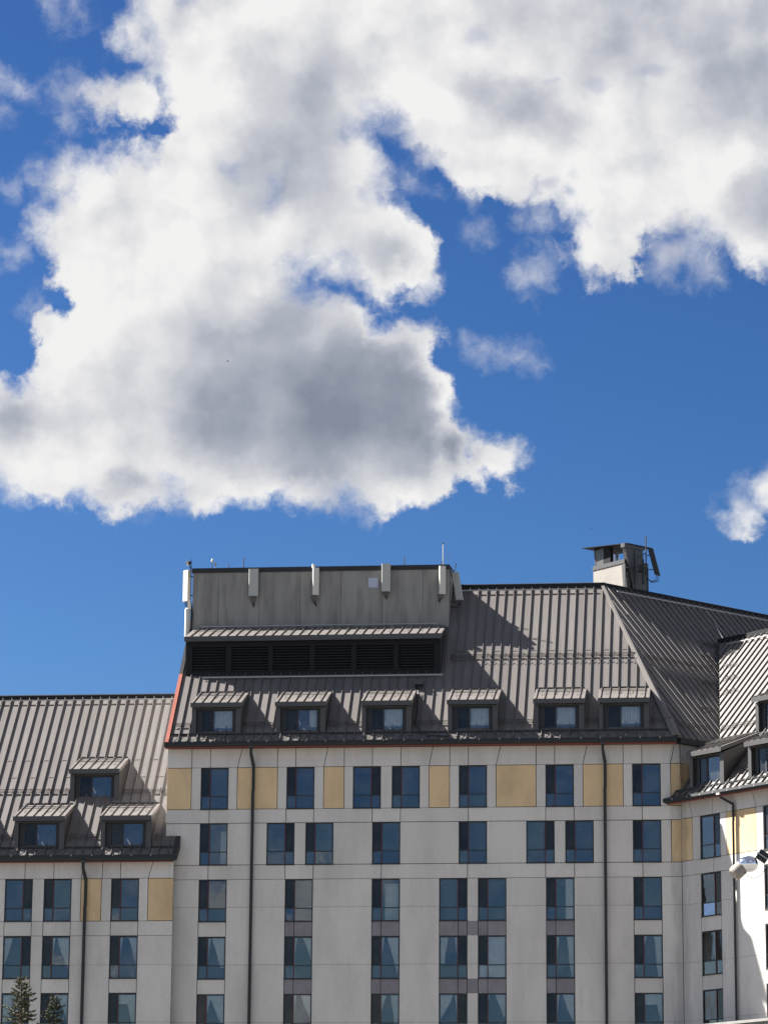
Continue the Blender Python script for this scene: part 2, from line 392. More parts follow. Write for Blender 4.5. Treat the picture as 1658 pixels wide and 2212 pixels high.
class MB:
    def __init__(s, fr=ID): s.v = []; s.f = []; s.fr = fr; s.sm = False
    def box(s, a, b, c, d, e, f_):
        n = len(s.v)
        for z in (e, f_):
            for x, y in ((a, c), (b, c), (b, d), (a, d)): s.v.append(s.fr.p(x, y, z))
        s.f += [(n, n + 3, n + 2, n + 1), (n + 4, n + 5, n + 6, n + 7)] + [(n + i, n + (i + 1) % 4, n + 4 + (i + 1) % 4, n + 4 + i) for i in range(4)]
        return s
    def prism(s, poly, ext):
        """poly: 3D points in the frame (s,d,z), ext: vector in the frame"""
        n = len(s.v); k = len(poly)
        for p in poly: s.v.append(s.fr.p(*p))
        for p in poly: s.v.append(s.fr.p(p[0] + ext[0], p[1] + ext[1], p[2] + ext[2]))
        s.f += [tuple(range(n + k - 1, n - 1, -1)), tuple(range(n + k, n + 2 * k))]
        s.f += [(n + i, n + (i + 1) % k, n + k + (i + 1) % k, n + k + i) for i in range(k)]
        return s
    def tube(s, pts, r, seg=6, cap=True):
        pts = [s.fr.p(*p) for p in pts]
        n0 = len(s.v); K = len(pts)
        for i, p in enumerate(pts):
            t = (pts[min(i + 1, K - 1)] - pts[max(i - 1, 0)]).normalized()
            a = Vector((0, 0, 1)) if abs(t.z) < .9 else Vector((0, 1, 0))
            x = t.cross(a).normalized(); y = t.cross(x)
            rr = r[i] if isinstance(r, (list, tuple)) else r
            for j in range(seg):
                q = 2 * math.pi * (j + .5) / seg
                s.v.append(p + (x * math.cos(q) + y * math.sin(q)) * rr)
        for i in range(K - 1):
            for j in range(seg):
                a = n0 + i * seg + j; b = n0 + i * seg + (j + 1) % seg
                s.f.append((a, b, b + seg, a + seg))
        if cap:
            s.f.append(tuple(n0 + j for j in range(seg))[::-1])
            s.f.append(tuple(n0 + (K - 1) * seg + j for j in range(seg)))
        return s
    def mesh(s, name, m, smooth=False):
        me = bpy.data.meshes.new(name)
        me.from_pydata([tuple(v) for v in s.v], [], s.f)
        bm = bmesh.new(); bm.from_mesh(me); bmesh.ops.recalc_face_normals(bm, faces=bm.faces); bm.to_mesh(me); bm.free()
        me.materials.append(m)
        if smooth: me.polygons.foreach_set('use_smooth', [True] * len(me.polygons))
        return me
    def build(s, name, m, parent=None, mtx=None, smooth=False):
        return link(name, s.mesh(name, m, smooth), parent, mtx)


def link(name, me, parent=None, mtx=None):
    o = bpy.data.objects.new(name, me)
    if mtx is not None: o.matrix_local = mtx
    o.parent = parent
    col.objects.link(o)
    return o


def thing(name, label, cat, loc=(0, 0, 0), group=None):
    o = bpy.data.objects.new(name, None); col.objects.link(o); o.location = loc
    o.empty_display_size = .2
    tag(o, label, cat, group)
    return o


def tag(o, label=None, cat=None, group=None, kind=None):
    if label: o['label'] = label
    if cat: o['category'] = cat
    if group: o['group'] = group
    if kind: o['kind'] = kind
    return o


# ------------------------------------------------------------------ ground
b = MB(); b.box(-3000, 3000, -2500, 3500, -.5, 0)
tag(b.build('ground', M['ground']), kind='structure')

# ------------------------------------------------------------------ the hotel
hotel = thing('hotel_building', 'large grey panelled hotel with steep taupe metal roofs, dormers and ochre wall panels', 'hotel')
GAP = .018


def core(fr, s0, s1, z0, z1, wins, d0=.05, d1=.12, name='wall_core'):
    """backing sheet behind the panels, with the window openings left out"""
    xs = sorted({s0, s1, *[q for w_ in wins for q in w_[:2]]}); zs = sorted({z0, z1, *[q for w_ in wins for q in w_[2:]]})
    b = MB(fr)
    for i in range(len(xs) - 1):
        run = None
        for j in range(len(zs) - 1):
            cx, cz = (xs[i] + xs[i + 1]) / 2, (zs[j] + zs[j + 1]) / 2
            if any(w_[0] < cx < w_[1] and w_[2] < cz < w_[3] for w_ in wins):
                if run: b.box(xs[i], xs[i + 1], d0, d1, run[0], run[1]); run = None
            else: run = (run[0], zs[j + 1]) if run else (zs[j], zs[j + 1])
        if run: b.box(xs[i], xs[i + 1], d0, d1, run[0], run[1])
    return b.build(name, M['core'], hotel)


def panel(fr, a, b_, z0, z1, m='wall', g0=GAP, gz=GAP, proud=0., at=None, bt=None):
    """one facade panel; at/bt give other positions of the upper corners (slanted joints)"""
    at = a if at is None else at; bt = b_ if bt is None else bt
    q = MB(fr)
    q.prism([(a + g0, -proud, z0 + gz), (b_ - g0, -proud, z0 + gz), (bt - g0, -proud, z1 - gz), (at + g0, -proud, z1 - gz)], (0, .055 + proud, 0))
    nm = {'yellow': 'ochre_panel', 'spandrel': 'spandrel_panel'}.get(m, 'wall_panel')
    o = q.build(nm, M[m], hotel)
    return o


# ---- windows: two mirrored kinds, meshes shared
WW, WH = 1.485, 2.25
_wm = {}


def win_meshes(mir):
    if mir in _wm: return _wm[mir]
    fx = (lambda x: WW - x) if mir else (lambda x: x)
    def bx(b, a, c, *r):
        a, c = sorted((fx(a), fx(c))); b.box(a, c, *r)
    d = {}
    b = MB(); e = .045
    bx(b, 0, e, .03, .16, 0, WH); bx(b, WW - e, WW, .03, .16, 0, WH)
    bx(b, e, WW - e, .03, .16, WH - e, WH); bx(b, e, WW - e, .03, .16, 0, e)
    d['frame'] = b.mesh('window', M['frame'])
    b = MB(); bx(b, .475, .53, .045, .13, e + .001, WH - e - .001); d['mullion'] = b.mesh('mullion', M['mull'])
    b = MB(); bx(b, e, .474, .05, .125, .69, .735); bx(b, .531, WW - e, .05, .125, .69, .735); d['transom'] = b.mesh('transom', M['frame'])
    b = MB(); bx(b, -.02, WW + .02, -.05, .03, -.035, -.003); d['window_sill'] = b.mesh('window_sill', M['frame'])
    for nm, r, mt in (('nu', (e, .475, .736, WH - e), 'screen'), ('wu', (.53, WW - e, .736, WH - e), 'glass'), ('nl', (e, .475, e, .69), 'glass'), ('wl', (.53, WW - e, e, .69), 'glass')):
        b = MB(); bx(b, r[0], r[1], .085, .09, r[2], r[3]); d[nm] = b.mesh('pane', M[mt])
    _wm[mir] = d
    return d


def cloth(x0, x1, z0, z1, edge0, edge1, folds=9, amp=.03, d=.14, nz=14, nx=36):
    """hanging curtain between two edges given as functions of the height fraction (0 top, 1 bottom)"""
    b = MB(); b.v = []
    for j in range(nz + 1):
        t = j / nz; a, c = edge0(t), edge1(t)
        for i in range(nx + 1):
            u = i / nx
            b.v.append(Vector((x0 + (x1 - x0) * (a + (c - a) * u), d + amp * math.sin(u * folds * 2 * math.pi + .6 * math.sin(3 * t)) + .01 * math.sin(7 * t + u * 3), z1 - (z1 - z0) * t)))
    for j in range(nz):
        for i in range(nx):
            n = j * (nx + 1) + i; b.f.append((n, n + 1, n + nx + 2, n + nx + 1))
    return b


_cm = {}
rc = random.Random(21)


def curtain_mesh(kind, mir):
    k_ = (kind, mir, len(_cm))                      # every room has drapes of its own
    x0, x1 = (WW - .05, .05) if mir else (.05, WW - .05)
    if kind[:6] == 'swag_r':
        e0, pw, zb = rc.uniform(.48, .74), rc.uniform(.6, 1.5), rc.choice((.06, .4, .6, .8, 1.0))
        e1 = rc.choice((.975, .97, .90, .84)); ph = rc.uniform(0, 6)
        b = cloth(x0, x1, zb, WH - .07, lambda t: e0 + (e1 - e0) * min(1, t * 1.08) ** pw + .012 * math.sin(7 * t + ph), lambda t: 1., rc.choice((4, 5, 7)), .038)
    elif kind == 'half':
        b = cloth(x0, x1, .05, WH - .06, lambda t: .70, lambda t: 1., 5, .035)
    elif kind == 'swag_l':
        w0, pw, zb = rc.uniform(.38, .56), rc.uniform(.7, 1.5), rc.choice((.06, .5, .7, .95))
        b = cloth(x0, x1, zb, WH - .07, lambda t: 0., lambda t: w0 - (w0 - .04) * t ** pw, rc.choice((4, 5, 6)), .038)
    elif kind == 'swag_n':
        b = cloth(x0, x1, .6, WH - .07, lambda t: .36, lambda t: .36 + .09 * (1 - t) ** 2 + .001, 2, .012)
    elif kind == 'full':
        b = cloth(x0, x1, .05, WH - .06, lambda t: 0., lambda t: 1., 11, .045)
    elif kind == 'top':
        b = cloth(x0, x1, rc.uniform(1.35, 1.8), WH - .05, lambda t: 0.0, lambda t: 1., 7, .01, d=.24)
    _cm[k_] = b.mesh('curtain', M['curtain'], True)
    return _cm[k_]


def window(fr, s, ztop, mir=False, curtains=(), extra=None):
    T = fr.mtx() @ Matrix.Translation((s, 0, ztop - WH))
    d = win_meshes(mir)
    wobj = link('window', d['frame'], hotel, T)
    for k_ in ('mullion', 'transom', 'window_sill'): link(k_, d[k_], wobj)
    for k_ in ('nu', 'wu', 'nl', 'wl'): link('pane', d[k_], wobj)
    for c_ in curtains: link('curtain', curtain_mesh(c_, mir), wobj)
    if extra == 'door':
        b = MB(); b.box(1.0, 1.42, .9, .95, -.02, 1.95); b.build('room_door', M['door'], wobj)
        b = MB(); b.box(1.08, 1.11, .86, .9, .82, .86); b.build('door_knob', M['frame'], wobj)
    if extra == 'door2':
        b = MB(); b.box(.62, 1.36, .8, .85, 0, 2.1); b.build('room_door', M['door'], wobj)
        b = MB(); b.box(.72, 1.26, .79, .80, 1.05, 1.95); b.build('door_field', M['curtain'], wobj)
    return wobj


TOPS = {1: 32.08, 2: 29.06, 3: 26.01, 4: 22.95, 5: 19.90}
SW = ('swag_r', 'swag_l')
# main facade
rows = {1: [(-9.83, 0), (-5.16, 0), (-1.56, 1), (.54, 0), (4.15, 0), (8.80, 0), (13.43, 0)],
        2: [(-9.83, 0), (-6.20, 1), (-4.10, 0), (-.50, 0), (4.15, 0), (7.76, 1), (9.84, 0), (13.43, 0)],
        3: [(-9.83, 0), (-5.17, 0), (-.50, 0), (3.11, 1), (5.18, 0), (8.80, 0), (13.43, 0)]}
rows[4] = rows[3]; rows[5] = rows[3]
holes_ = []
for r_, lst in rows.items():
    for i, (x, mir) in enumerate(lst):
        cu = (); ex = None
        if r_ == 4: cu = ('swag_r', 'swag_n') if i not in (4,) else ('full',)
        if r_ == 4 and i == 6: cu = ('swag_r', 'swag_l')
        if r_ == 5: cu = ('swag_r', 'swag_n') if i % 2 else ('swag_r', 'swag_l')
        if r_ == 5 and i == 6: cu = ('swag_r', 'top')
        if r_ == 2 and i == 0: ex = 'door'
        if r_ == 3 and i == 2: ex = 'door2'
        if cu and cu[0] == 'swag_r': cu = (('swag_r', 'swag_r2', 'swag_r3')[(i * 2 + r_) % 3],) + tuple(cu[1:])
        if r_ == 3 and i in (1, 5): cu = ('half',) if i == 5 else ()
        window(FM, x, TOPS[r_], bool(mir), cu, ex)
        holes_.append((x, x + WW, TOPS[r_] - WH, TOPS[r_]))
core(FM, -11.68, 15.99, 0, 33.15, holes_)
# header band under the eaves, with its slanted joints
hb = [(-11.7, -11.7), (-10.35, -10.35), (-9.34, -9.34), (-7.85, -7.61), (-5.68, -5.68), (-4.68, -4.68), (-3.16, -2.95), (-2.05, -2.05), (-.53, -.53), (1.01, 1.01),
      (2.53, 2.75), (3.65, 3.65), (4.65, 4.65), (6.14, 6.38), (8.29, 8.29), (9.28, 9.28), (10.79, 11.02), (12.94, 12.94), (13.94, 13.94), (15.46, 15.68), (16.0, 16.0)]
for a, c in zip(hb, hb[1:]): panel(FM, a[0], c[0], 32.10, 33.15, at=a[1], bt=c[1])
z0, z1 = 29.83, 32.10
for a, c, k_ in [(-11.7, -10.36, 'yellow'), (-10.36, -9.83, 'wall'), (-8.345, -7.85, 'wall'), (-7.85, -5.67, 'yellow'), (-5.67, -5.16, 'wall'), (-3.675, -3.16, 'wall'), (-3.16, -2.05, 'yellow'), (-2.05, -1.56, 'wall'),
                 (-.075, .54, 'wall'), (2.025, 2.53, 'wall'), (2.53, 3.64, 'yellow'), (3.64, 4.15, 'wall'), (5.635, 6.14, 'wall'), (6.14, 8.28, 'yellow'), (8.28, 8.80, 'wall'),
                 (10.285, 10.79, 'wall'), (10.79, 12.93, 'yellow'), (12.93, 13.43, 'wall'), (14.915, 15.46, 'wall'), (15.46, 16.0, 'yellow')]:
    panel(FM, a, c, z0, z1, k_, gz=GAP if k_ == 'yellow' else .004)
def band(fr, z0, z1, joints, m='wall'):
    for a, c in zip(joints, joints[1:]): panel(fr, a, c, z0, z1, m)
band(FM, 29.07, 29.83, [-11.7, -9.35, -5.19, -3.68, -.52, 1.0, 4.65, 8.79, 10.3, 13.93, 16])
band(FM, 26.02, 26.81, [-11.7, -9.35, -5.19, -3.67, -.01, 4.61, 8.77, 10.31, 13.93, 16])
def between(fr, lst, z0, z1, s0, s1, m='wall', cuts=(), gz=GAP):
    """full-height panels between the windows of one storey"""
    xs = [s0] + [q for x, _ in lst for q in (x, x + WW)] + [s1]
    for a, c in zip(xs[::2], xs[1::2]):
        if c - a < .05: continue
        zz = [z0, *cuts, z1]
        for p_, q_ in zip(zz, zz[1:]): panel(fr, a, c, p_, q_, m, gz=gz)
between(FM, rows[2], 26.81, 29.07, -11.7, 15.46)
panel(FM, 15.46, 16.0, 26.81, 29.07, 'yellow')
between(FM, rows[3], 15.3, 26.02, -11.7, 16.0, cuts=(18.40, 21.46, 24.53), gz=.007)
for zt in (23.76, 20.70, 17.65):
    zb = zt - .81
    for i, (x, mir) in enumerate(rows[3]):
        a, c = x, x + WW
        if i in (0, 6): panel(FM, a, c, zb, zt, 'wall_warm'); continue
        mid = x + (1.0 if mir else .50)
        panel(FM, a, mid, zb, zt, 'spandrel'); panel(FM, mid, c, zb, zt, 'spandrel')
    for zt2 in ():
        pass
# the pier between the paired windows has a mauve panel at spandrel height, set proud by a hair
for zt in (23.76, 20.70, 17.65):
    panel(FM, 4.595, 5.18, zt - .81, zt, 'spandrel', proud=.004)
panel(FM, -11.7, 16, 0, 15.3)

# left wing facade
lwr = {3: [(-26.3, 0), (-22.9, 0), (-20.26, 1), (-18.14, 0), (-14.48, 0)]}
lwr[4] = lwr[3]; lwr[5] = lwr[3]
hl = []
for r_, lst in lwr.items():
    for i, (x, mir) in enumerate(lst):
        if x < -21: continue
        cu = () if r_ == 3 else (('swag_r', 'swag_n') if i != 2 else ('swag_r', 'swag_l'))
        if r_ == 5 and i in (2, 4): cu = ('swag_r', 'top')
        if cu and cu[0] == 'swag_r': cu = (('swag_r', 'swag_r2', 'swag_r3')[(i + r_) % 3],) + tuple(cu[1:])
        window(FL, x, TOPS[r_], bool(mir), cu)
        hl.append((x, x + WW, TOPS[r_] - WH, TOPS[r_]))
L3 = [q for q in lwr[3] if q[0] > -21]
core(FL, -33.9, -11.14, 0, 26.97, hl)
hb = [(-34, -34), (-30, -30), (-26, -26), (-22.6, -22.6), (-19.21, -19.21), (-17.63, -17.63), (-16.14, -15.98), (-14.99, -14.99), (-14.0, -14.0), (-12.49, -12.24), (-11.12, -11.12)]
for a, c in zip(hb, hb[1:]): panel(FL, a[0], c[0], 26.04, 26.97, at=a[1], bt=c[1])
for a, c, k_ in [(-34, -30, 'wall'), (-30, -26, 'wall'), (-26, -22.3, 'wall'), (-22.3, -20.26, 'wall'), (-18.775, -18.14, 'wall'), (-16.655, -16.13, 'wall'), (-16.13, -15.02, 'yellow'), (-15.02, -14.48, 'wall'), (-12.995, -12.49, 'wall'), (-12.49, -11.12, 'yellow')]:
    panel(FL, a, c, 23.76, 26.04, k_, gz=GAP if k_ == 'yellow' else .006)
band(FL, 22.97, 23.76, [-34, -30, -26, -22.3, -20.26, -18.775, -18.14, -16.655, -14.48, -12.995, -11.12])
between(FL, L3, 15.3, 22.97, -22.3, -11.12, cuts=(18.4, 21.42), gz=.006)
panel(FL, -34, -22.3, 15.3, 22.97)
for zt in (20.70, 17.65):
    for x, _ in L3: panel(FL, x, x + WW, zt - .78, zt)
panel(FL, -34, -11.12, 0, 15.3)

# right wing facade (comes towards the viewer)
rwr = [(1.40, 1), (6.05, 0)]
hr = []
for r_ in (2, 3, 4, 5):
    for i, (x, mir) in enumerate(rwr):
        cu = () if r_ < 4 else (('swag_r',) if r_ == 4 else ('swag_r', 'swag_n'))
        window(FR, x, TOPS[r_], bool(mir), cu if (i == 0 and r_ == 5) else ())
        hr.append((x, x + WW, TOPS[r_] - WH, TOPS[r_]))
core(FR, .05, 14, 0, 30.0, hr)
hb = [(0, 0), (.82, .60), (2.36, 2.36), (3.35, 3.35), (5.53, 5.28), (6.55, 6.55), (8.1, 8.35), (10.3, 10.3), (14, 14)]
for a, c in zip(hb, hb[1:]): panel(FR, a[0], c[0], 29.10, 30.0, at=a[1], bt=c[1])
for a, c, k_ in [(0, .82, 'yellow'), (.82, 1.40, 'wall'), (2.885, 3.35, 'wall'), (3.35, 5.53, 'yellow'), (5.53, 6.05, 'wall'), (7.535, 8.1, 'wall'), (8.1, 10.3, 'yellow'), (10.3, 14, 'wall')]:
    panel(FR, a, c, 26.83, 29.10, k_, gz=GAP if k_ == 'yellow' else .006)
band(FR, 26.03, 26.83, [0, 2.37, 6.5, 8.0, 10.5, 14])
between(FR, rwr, 15.3, 26.03, .0, 14, cuts=(18.40, 21.42, 24.5), gz=.006)
for zt in (23.76, 20.70, 17.65):
    for x, _ in rwr: panel(FR, x, x + WW, zt - .79, zt, 'wall_warm')
panel(FR, 0, 14, 0, 15.3)
# back wing facade (recedes), seen as a sliver above the right wing
panel(FB, 0, 9, 29.83, 32.10, 'yellow'); panel(FB, 0, 9, 32.10, 33.15); panel(FB, 0, 9, 27, 29.83)
panel(FB, 9, 26, 0, 33.15)
# rooms behind the glass
b = MB(); b.box(-11.4, 16.2, 3.2, 3.4, 14, 33.0); b.build('room_wall', M['interior'], hotel)
b = MB(); b.box(-33.5, -11.9, 2.6, 2.8, 14, 26.8); b.build('room_wall', M['interior'], hotel)
b = MB(FR); b.box(.3, 13.8, 3.2, 3.4, 14, 29.8); b.build('room_wall', M['interior'], hotel)
for zf in (32.5, 29.45, 26.4, 23.35, 20.3, 17.25):
    b = MB(); b.box(-11.4, 15.8, .13, 3.2, zf - .3, zf - .05); b.build('floor_slab', M['interior'], hotel)
    if zf < 27: b = MB(FL); b.box(-33.5, -11.9, .13, 3.1, zf - .3, zf - .05); b.build('floor_slab', M['interior'], hotel)
    if zf < 30: b = MB(FR); b.box(.2, 13.8, .13, 3.2, zf - .3, zf - .05); b.build('floor_slab', M['interior'], hotel)
# partition walls between rooms
for x in (-7.6, -2.9, 2.3, 7.1, 12.4):
    b = MB(); b.box(x, x + .15, .13, 3.2, 14, 32.9); b.build('room_partition', M['interior'], hotel)
# gable and rear walls
b = MB(); b.prism([(-11.7, .06, 0), (-11.7, 18.5, 0), (-11.7, 18.5, 33.3), (-11.7, 9.25, 43.8), (-11.7, .06, 33.9)], (.25, 0, 0)); b.build('gable_wall', M['wall'], hotel)
b = MB(); b.box(-11.4, 10, 18.2, 18.5, 0, 33.9); b.build('rear_wall', M['wall'], hotel)
b = MB(); b.box(-34, -11.9, 17.3, 17.6, 0, 27.3); b.build('rear_wall', M['wall'], hotel)
b = MB(); b.prism([(-34, -.54, 0), (-34, 17.6, 0), (-34, 17.6, 27.2), (-34, 8.7, 37.6), (-34, -.54, 27.7)], (.25, 0, 0)); b.build('gable_wall', M['wall'], hotel)
b = MB(FR); b.prism([(14, .06, 0), (14, 19.3, 0), (14, 19.3, 30.3), (14, 9.65, 40.9), (14, .06, 30.7)], (-.25, 0, 0)); b.build('gable_wall', M['wall'], hotel)

# ------------------------------------------------------------------ roofs
PIT = R(47); TN = math.tan(PIT); CP, SP = math.cos(PIT), math.sin(PIT)


def clip_x(poly, x, keep_gt):
    out_ = []
    for i in range(len(poly)):
        a, c = poly[i], poly[(i + 1) % len(poly)]
        ia = (a[0] >= x) if keep_gt else (a[0] <= x); ic = (c[0] >= x) if keep_gt else (c[0] <= x)
        if ia: out_.append(a)
        if ia != ic:
            t = (x - a[0]) / (c[0] - a[0]); out_.append((x, a[1] + t * (c[1] - a[1])))
    return out_


def spans(poly, x):
    ys = []
    for i in range(len(poly)):
        a, c = poly[i], poly[(i + 1) % len(poly)]
        if (a[0] - x) * (c[0] - x) < 0: ys.append(a[1] + (x - a[0]) / (c[0] - a[0]) * (c[1] - a[1]))
    ys.sort()
    return list(zip(ys[::2], ys[1::2]))


def roof(fr, d0, z0, poly_d, first, step, label, laps=(), skip=(), seam_h=.085, cut_low=0., cut_hi=0., name='roof'):
    """poly_d: outline in (s, d) plan coordinates; slope rises inwards from (d0, z0)"""
    T = Matrix.Translation(fr.p(0, d0, z0)) @ Matrix((fr.s, fr.d * CP + Vector((0, 0, SP)), (fr.d * -SP + Vector((0, 0, CP))))).transposed().to_4x4()
    poly = [(s, (d - d0) / CP) for s, d in poly_d]
    root = bpy.data.objects.new(name, None)
    xs0, xs1 = min(p[0] for p in poly), max(p[0] for p in poly)
    b = MB(); k = [(p[0], p[1], -.06) for p in poly]
    b.prism(k, (0, 0, .035))
    root = b.build(name, M['core'], hotel, T)
    root['label'] = label
    x = first
    while x > xs0: x -= step
    n = 0
    while x < xs1:
        q = clip_x(clip_x(poly, x + .0, True), x + step, False)
        if len(q) >= 3:
            ar = abs(sum(q[i][0] * q[(i + 1) % len(q)][1] - q[(i + 1) % len(q)][0] * q[i][1] for i in range(len(q)))) / 2
            if ar > .02:
                b = MB(); b.prism([(p[0] - x, p[1], -.02) for p in q], (0, 0, .02))
                for li, (ly, mod, ph) in enumerate(laps):
                    if n % mod == ph:
                        sp_ = spans(poly, x + step / 2)
                        if sp_ and sp_[0][0] < ly < sp_[-1][1]: b.box(.03, step - .03, ly, ly + .035, .0, .022)
                b.build('roof_sheet', M['roof'], root, Matrix.Translation((x, 0, 0)))
        for (ya, yb) in spans(poly, x + 1e-4):
            if yb - ya > .12:
                b = MB(); b.box(-.016, .016, ya + cut_low, yb - cut_hi, 0, seam_h)
                b.build('standing_seam', M['seam'], root, Matrix.Translation((x, 0, 0)))
        x += step; n += 1
    return root, T


def onroof(s, d, d0, z0, h=0.):                      # frame coordinates of a point h above a slope
    return (s, d - h * SP, z0 + (d - d0) * TN + h * CP)


RD = 9.25                                            # ridge depth, main block
HX = lambda y: 15.85 - .434 * (y + .54)
mroof, TM = roof(FM, -.6, 33.42, [(-11.5, -.6), (15.86, -.6), (11.60, RD), (-11.5, RD)], 4.06, .5035, 'steep front slope of the central block with alternating light sheets and shadows',
                 laps=[(8.08, 2, 0)], cut_hi=.1)
# back slope and hipped slope of the receding wing
b = MB(); b.prism([(-11.7, RD, 43.95), (11.6, RD, 43.95), (11.6, 19.1, 33.4), (-11.7, 19.1, 33.4)], (0, 0, -.1)); b.build('rear_roof', M['roof'], hotel)
# hip slope: depth is measured to the left-back of FB, plan coords (b, depth); depth = -t
hippoly = [(-.49, -.32), (2.72, -.32), (3.01, 0.0)] + [(9.65, 6.64), (16.3, 0.0), (24, 0), (24, 9.6), (3.43, 9.6)]
hippoly = [(-.49, -.32), (2.70, -.32), (9.65, 6.62), (16.6, -.32), (24, -.32), (24, 9.6), (3.43, 9.6)]
hroof, TH = roof(FB, -.32, 33.42, hippoly, 2.49, .49, 'dark shaded hip slope right of the central block, sunlit only on its seams', laps=[(3.2, 3, 0), (6.1, 4, 1), (9., 5, 2)], seam_h=.08, cut_hi=.1)
b = MB(FB); b.prism([(3.5, 9.65, 43.95), (24, 9.65, 43.95), (24, 19, 33.4), (7.4, 19, 33.4)], (0, 0, -.1)); b.build('rear_roof', M['roof'], hotel)
# left wing
LZ = 27.23; LD = 8.78 + .6
lroof, TL = roof(FL, -.5, LZ, [(-34, -.5), (-11.16, -.5), (-11.16, .6), (-11.71, .6), (-11.71, LD), (-34, LD)], -14.48, .5155, 'steep striped roof slope of the lower left wing',
                 laps=[(8.4, 2, 0), (6.85, 2, 1), (5.3, 5, 3)], cut_hi=.1)
b = MB(FL); b.prism([(-34, LD, 37.75), (-11.71, LD, 37.75), (-11.71, 18.6, 27.3), (-34, 18.6, 27.3)], (0, 0, -.1)); b.build('rear_roof', M['roof'], hotel)
# right wing
RZ = 30.1; RRD = 9.65
rwpoly = [(-.58, -.6), (14.2, -.6), (14.2, RRD), (-6.60, RRD), (.28, 2.72), (.02, 2.5), (.02, 0.02)]
rroof, TR = roof(FR, -.6, RZ, rwpoly, -.62, .475, 'bright sunlit roof slope of the right wing with black diagonal seam shadows', laps=[(5., 4, 0), (8.6, 5, 2)], seam_h=.09, cut_low=.0, cut_hi=.1)
b = MB(FR); b.prism([(-6.6, RRD, 41.03), (14.2, RRD, 41.03), (14.2, 19.4, 30.4), (3.2, 19.4, 30.4)], (0, 0, -.1)); b.build('rear_roof', M['roof'], hotel)

# ridge caps, hip and valley trims
def bar(fr, pts, r, name, m='trim', seg=4): return MB(fr).tube(pts, r, seg).build(name, M[m], hotel)
b = MB(); b.prism([(-11.6, RD - .20, 43.80), (-11.6, RD - .19, 44.08), (-11.6, RD + .05, 44.16), (-11.6, RD + .36, 43.72), (-11.6, RD, 43.7)], (23.35, 0, 0)); b.build('ridge_cap', M['louvre'], hotel)
b = MB(FB); b.prism([(3.5, 9.6 - .22, 43.76), (3.5, 9.6 - .2, 44.06), (3.5, 9.62, 44.14), (3.5, 9.95, 43.72), (3.5, 9.6, 43.7)], (20, 0, 0)); b.build('ridge_cap', M['louvre'], hotel)
b = MB(FL); b.prism([(-34, LD - .20, 37.60), (-34, LD - .19, 37.84), (-34, LD, 37.92), (-34, LD + .3, 37.55)], (22.28, 0, 0)); b.build('ridge_cap', M['louvre'], hotel)
b = MB(FR); b.prism([(-6.5, RRD - .24, 40.92), (-6.5, RRD - .22, 41.16), (-6.5, RRD, 41.24), (-6.5, RRD + .3, 40.85)], (20.6, 0, 0)); b.build('ridge_cap', M['louvre'], hotel)
# hip flashing: broad flat strip both sides of the hip line
hp0, hp1 = Vector((15.86, -.6, 33.46)), Vector((11.62, 9.22, 43.98))
b = MB(); k1 = Vector((-.30, 0, 0)); k2 = FB.s * .22
b.prism([hp0 + k1 + Vector((0, -.05, .08)), hp0 + Vector((0, -.05, .14)), hp1 + Vector((0, -.02, .12)), hp1 + k1 * .5 + Vector((0, -.05, .08))], (0, .02, -.05))
b.prism([hp0 + Vector((0, -.05, .14)), hp0 + k2 + Vector((.03, -.03, .08)), hp1 + k2 + Vector((0, -.03, .08)), hp1 + Vector((0, -.02, .12))], (0, .02, -.05))
b.build('hip_flashing', M['seam'], hotel)
# valley gutter: runs where the hip slope meets the right wing
vb, vt = Vector((18.10, 1.92, 33.52)), Vector((18.12, 11.50, 40.95))
b = MB(); b.prism([vb + Vector((-.30, 0, .06)), vb + Vector((.0, 0, .0)), vt + Vector((0, 0, 0)), vt + Vector((-.30, 0, .06))], (0, -.03, .06)); b.build('valley_flashing', M['dark'], hotel)

# eaves: gutters, soffits
def gutter(fr, s0, s1, d, zb, zt, name='gutter'):
    b = MB(fr); h = zt - zb
    b.prism([(s0, d, zt), (s0, d - .02, zb + h * .45), (s0, d + .05, zb + .03), (s0, d + .12, zb), (s0, d + .16, zb + .03), (s0, d + .16, zt - .03), (s0, d + .10, zt - .03)], (s1 - s0, 0, 0))
    return b.build(name, M['dark'], hotel)
gutter(FM, -11.78, 15.83, -.68, 33.15, 33.44)
b = MB(); b.box(-11.7, 15.75, -.56, .0, 33.155, 33.19); b.build('soffit', M['soffit'], hotel)
b = MB(); b.box(-11.74, 15.8, -.57, -.50, 33.07, 33.17); b.build('fascia_board', M['soffit'], hotel)
gutter(FL, -34, -11.02, -.58, 26.90, 27.25)
b = MB(FL); b.box(-34, -11.1, -.46, .0, 26.98, 27.01); b.build('soffit', M['soffit'], hotel)
b = MB(FL); b.box(-34, -11.1, -.47, -.40, 26.86, 26.96); b.build('fascia_board', M['soffit'], hotel)
b = MB(FL); b.prism([(-11.14, -.56, 26.92), (-11.14, -.56, 27.32), (-11.14, .58, 28.40), (-11.14, .58, 27.7)], (.26, 0, 0)); b.build('eave_end_cap', M['dark'], hotel)
gutter(FR, -.72, 14.3, -.68, 29.92, 30.20)
b = MB(FR); b.box(-.4, 14.2, -.56, .0, 30.0, 30.03); b.build('soffit', M['soffit'], hotel)
b = MB(FR); b.box(-.5, 14.2, -.57, -.50, 29.86, 29.96); b.build('fascia_board', M['soffit'], hotel)
b = MB(FB); b.box(-.3, 24, -.36, .0, 33.12, 33.42); b.build('eave_fascia', M['dark'], hotel)
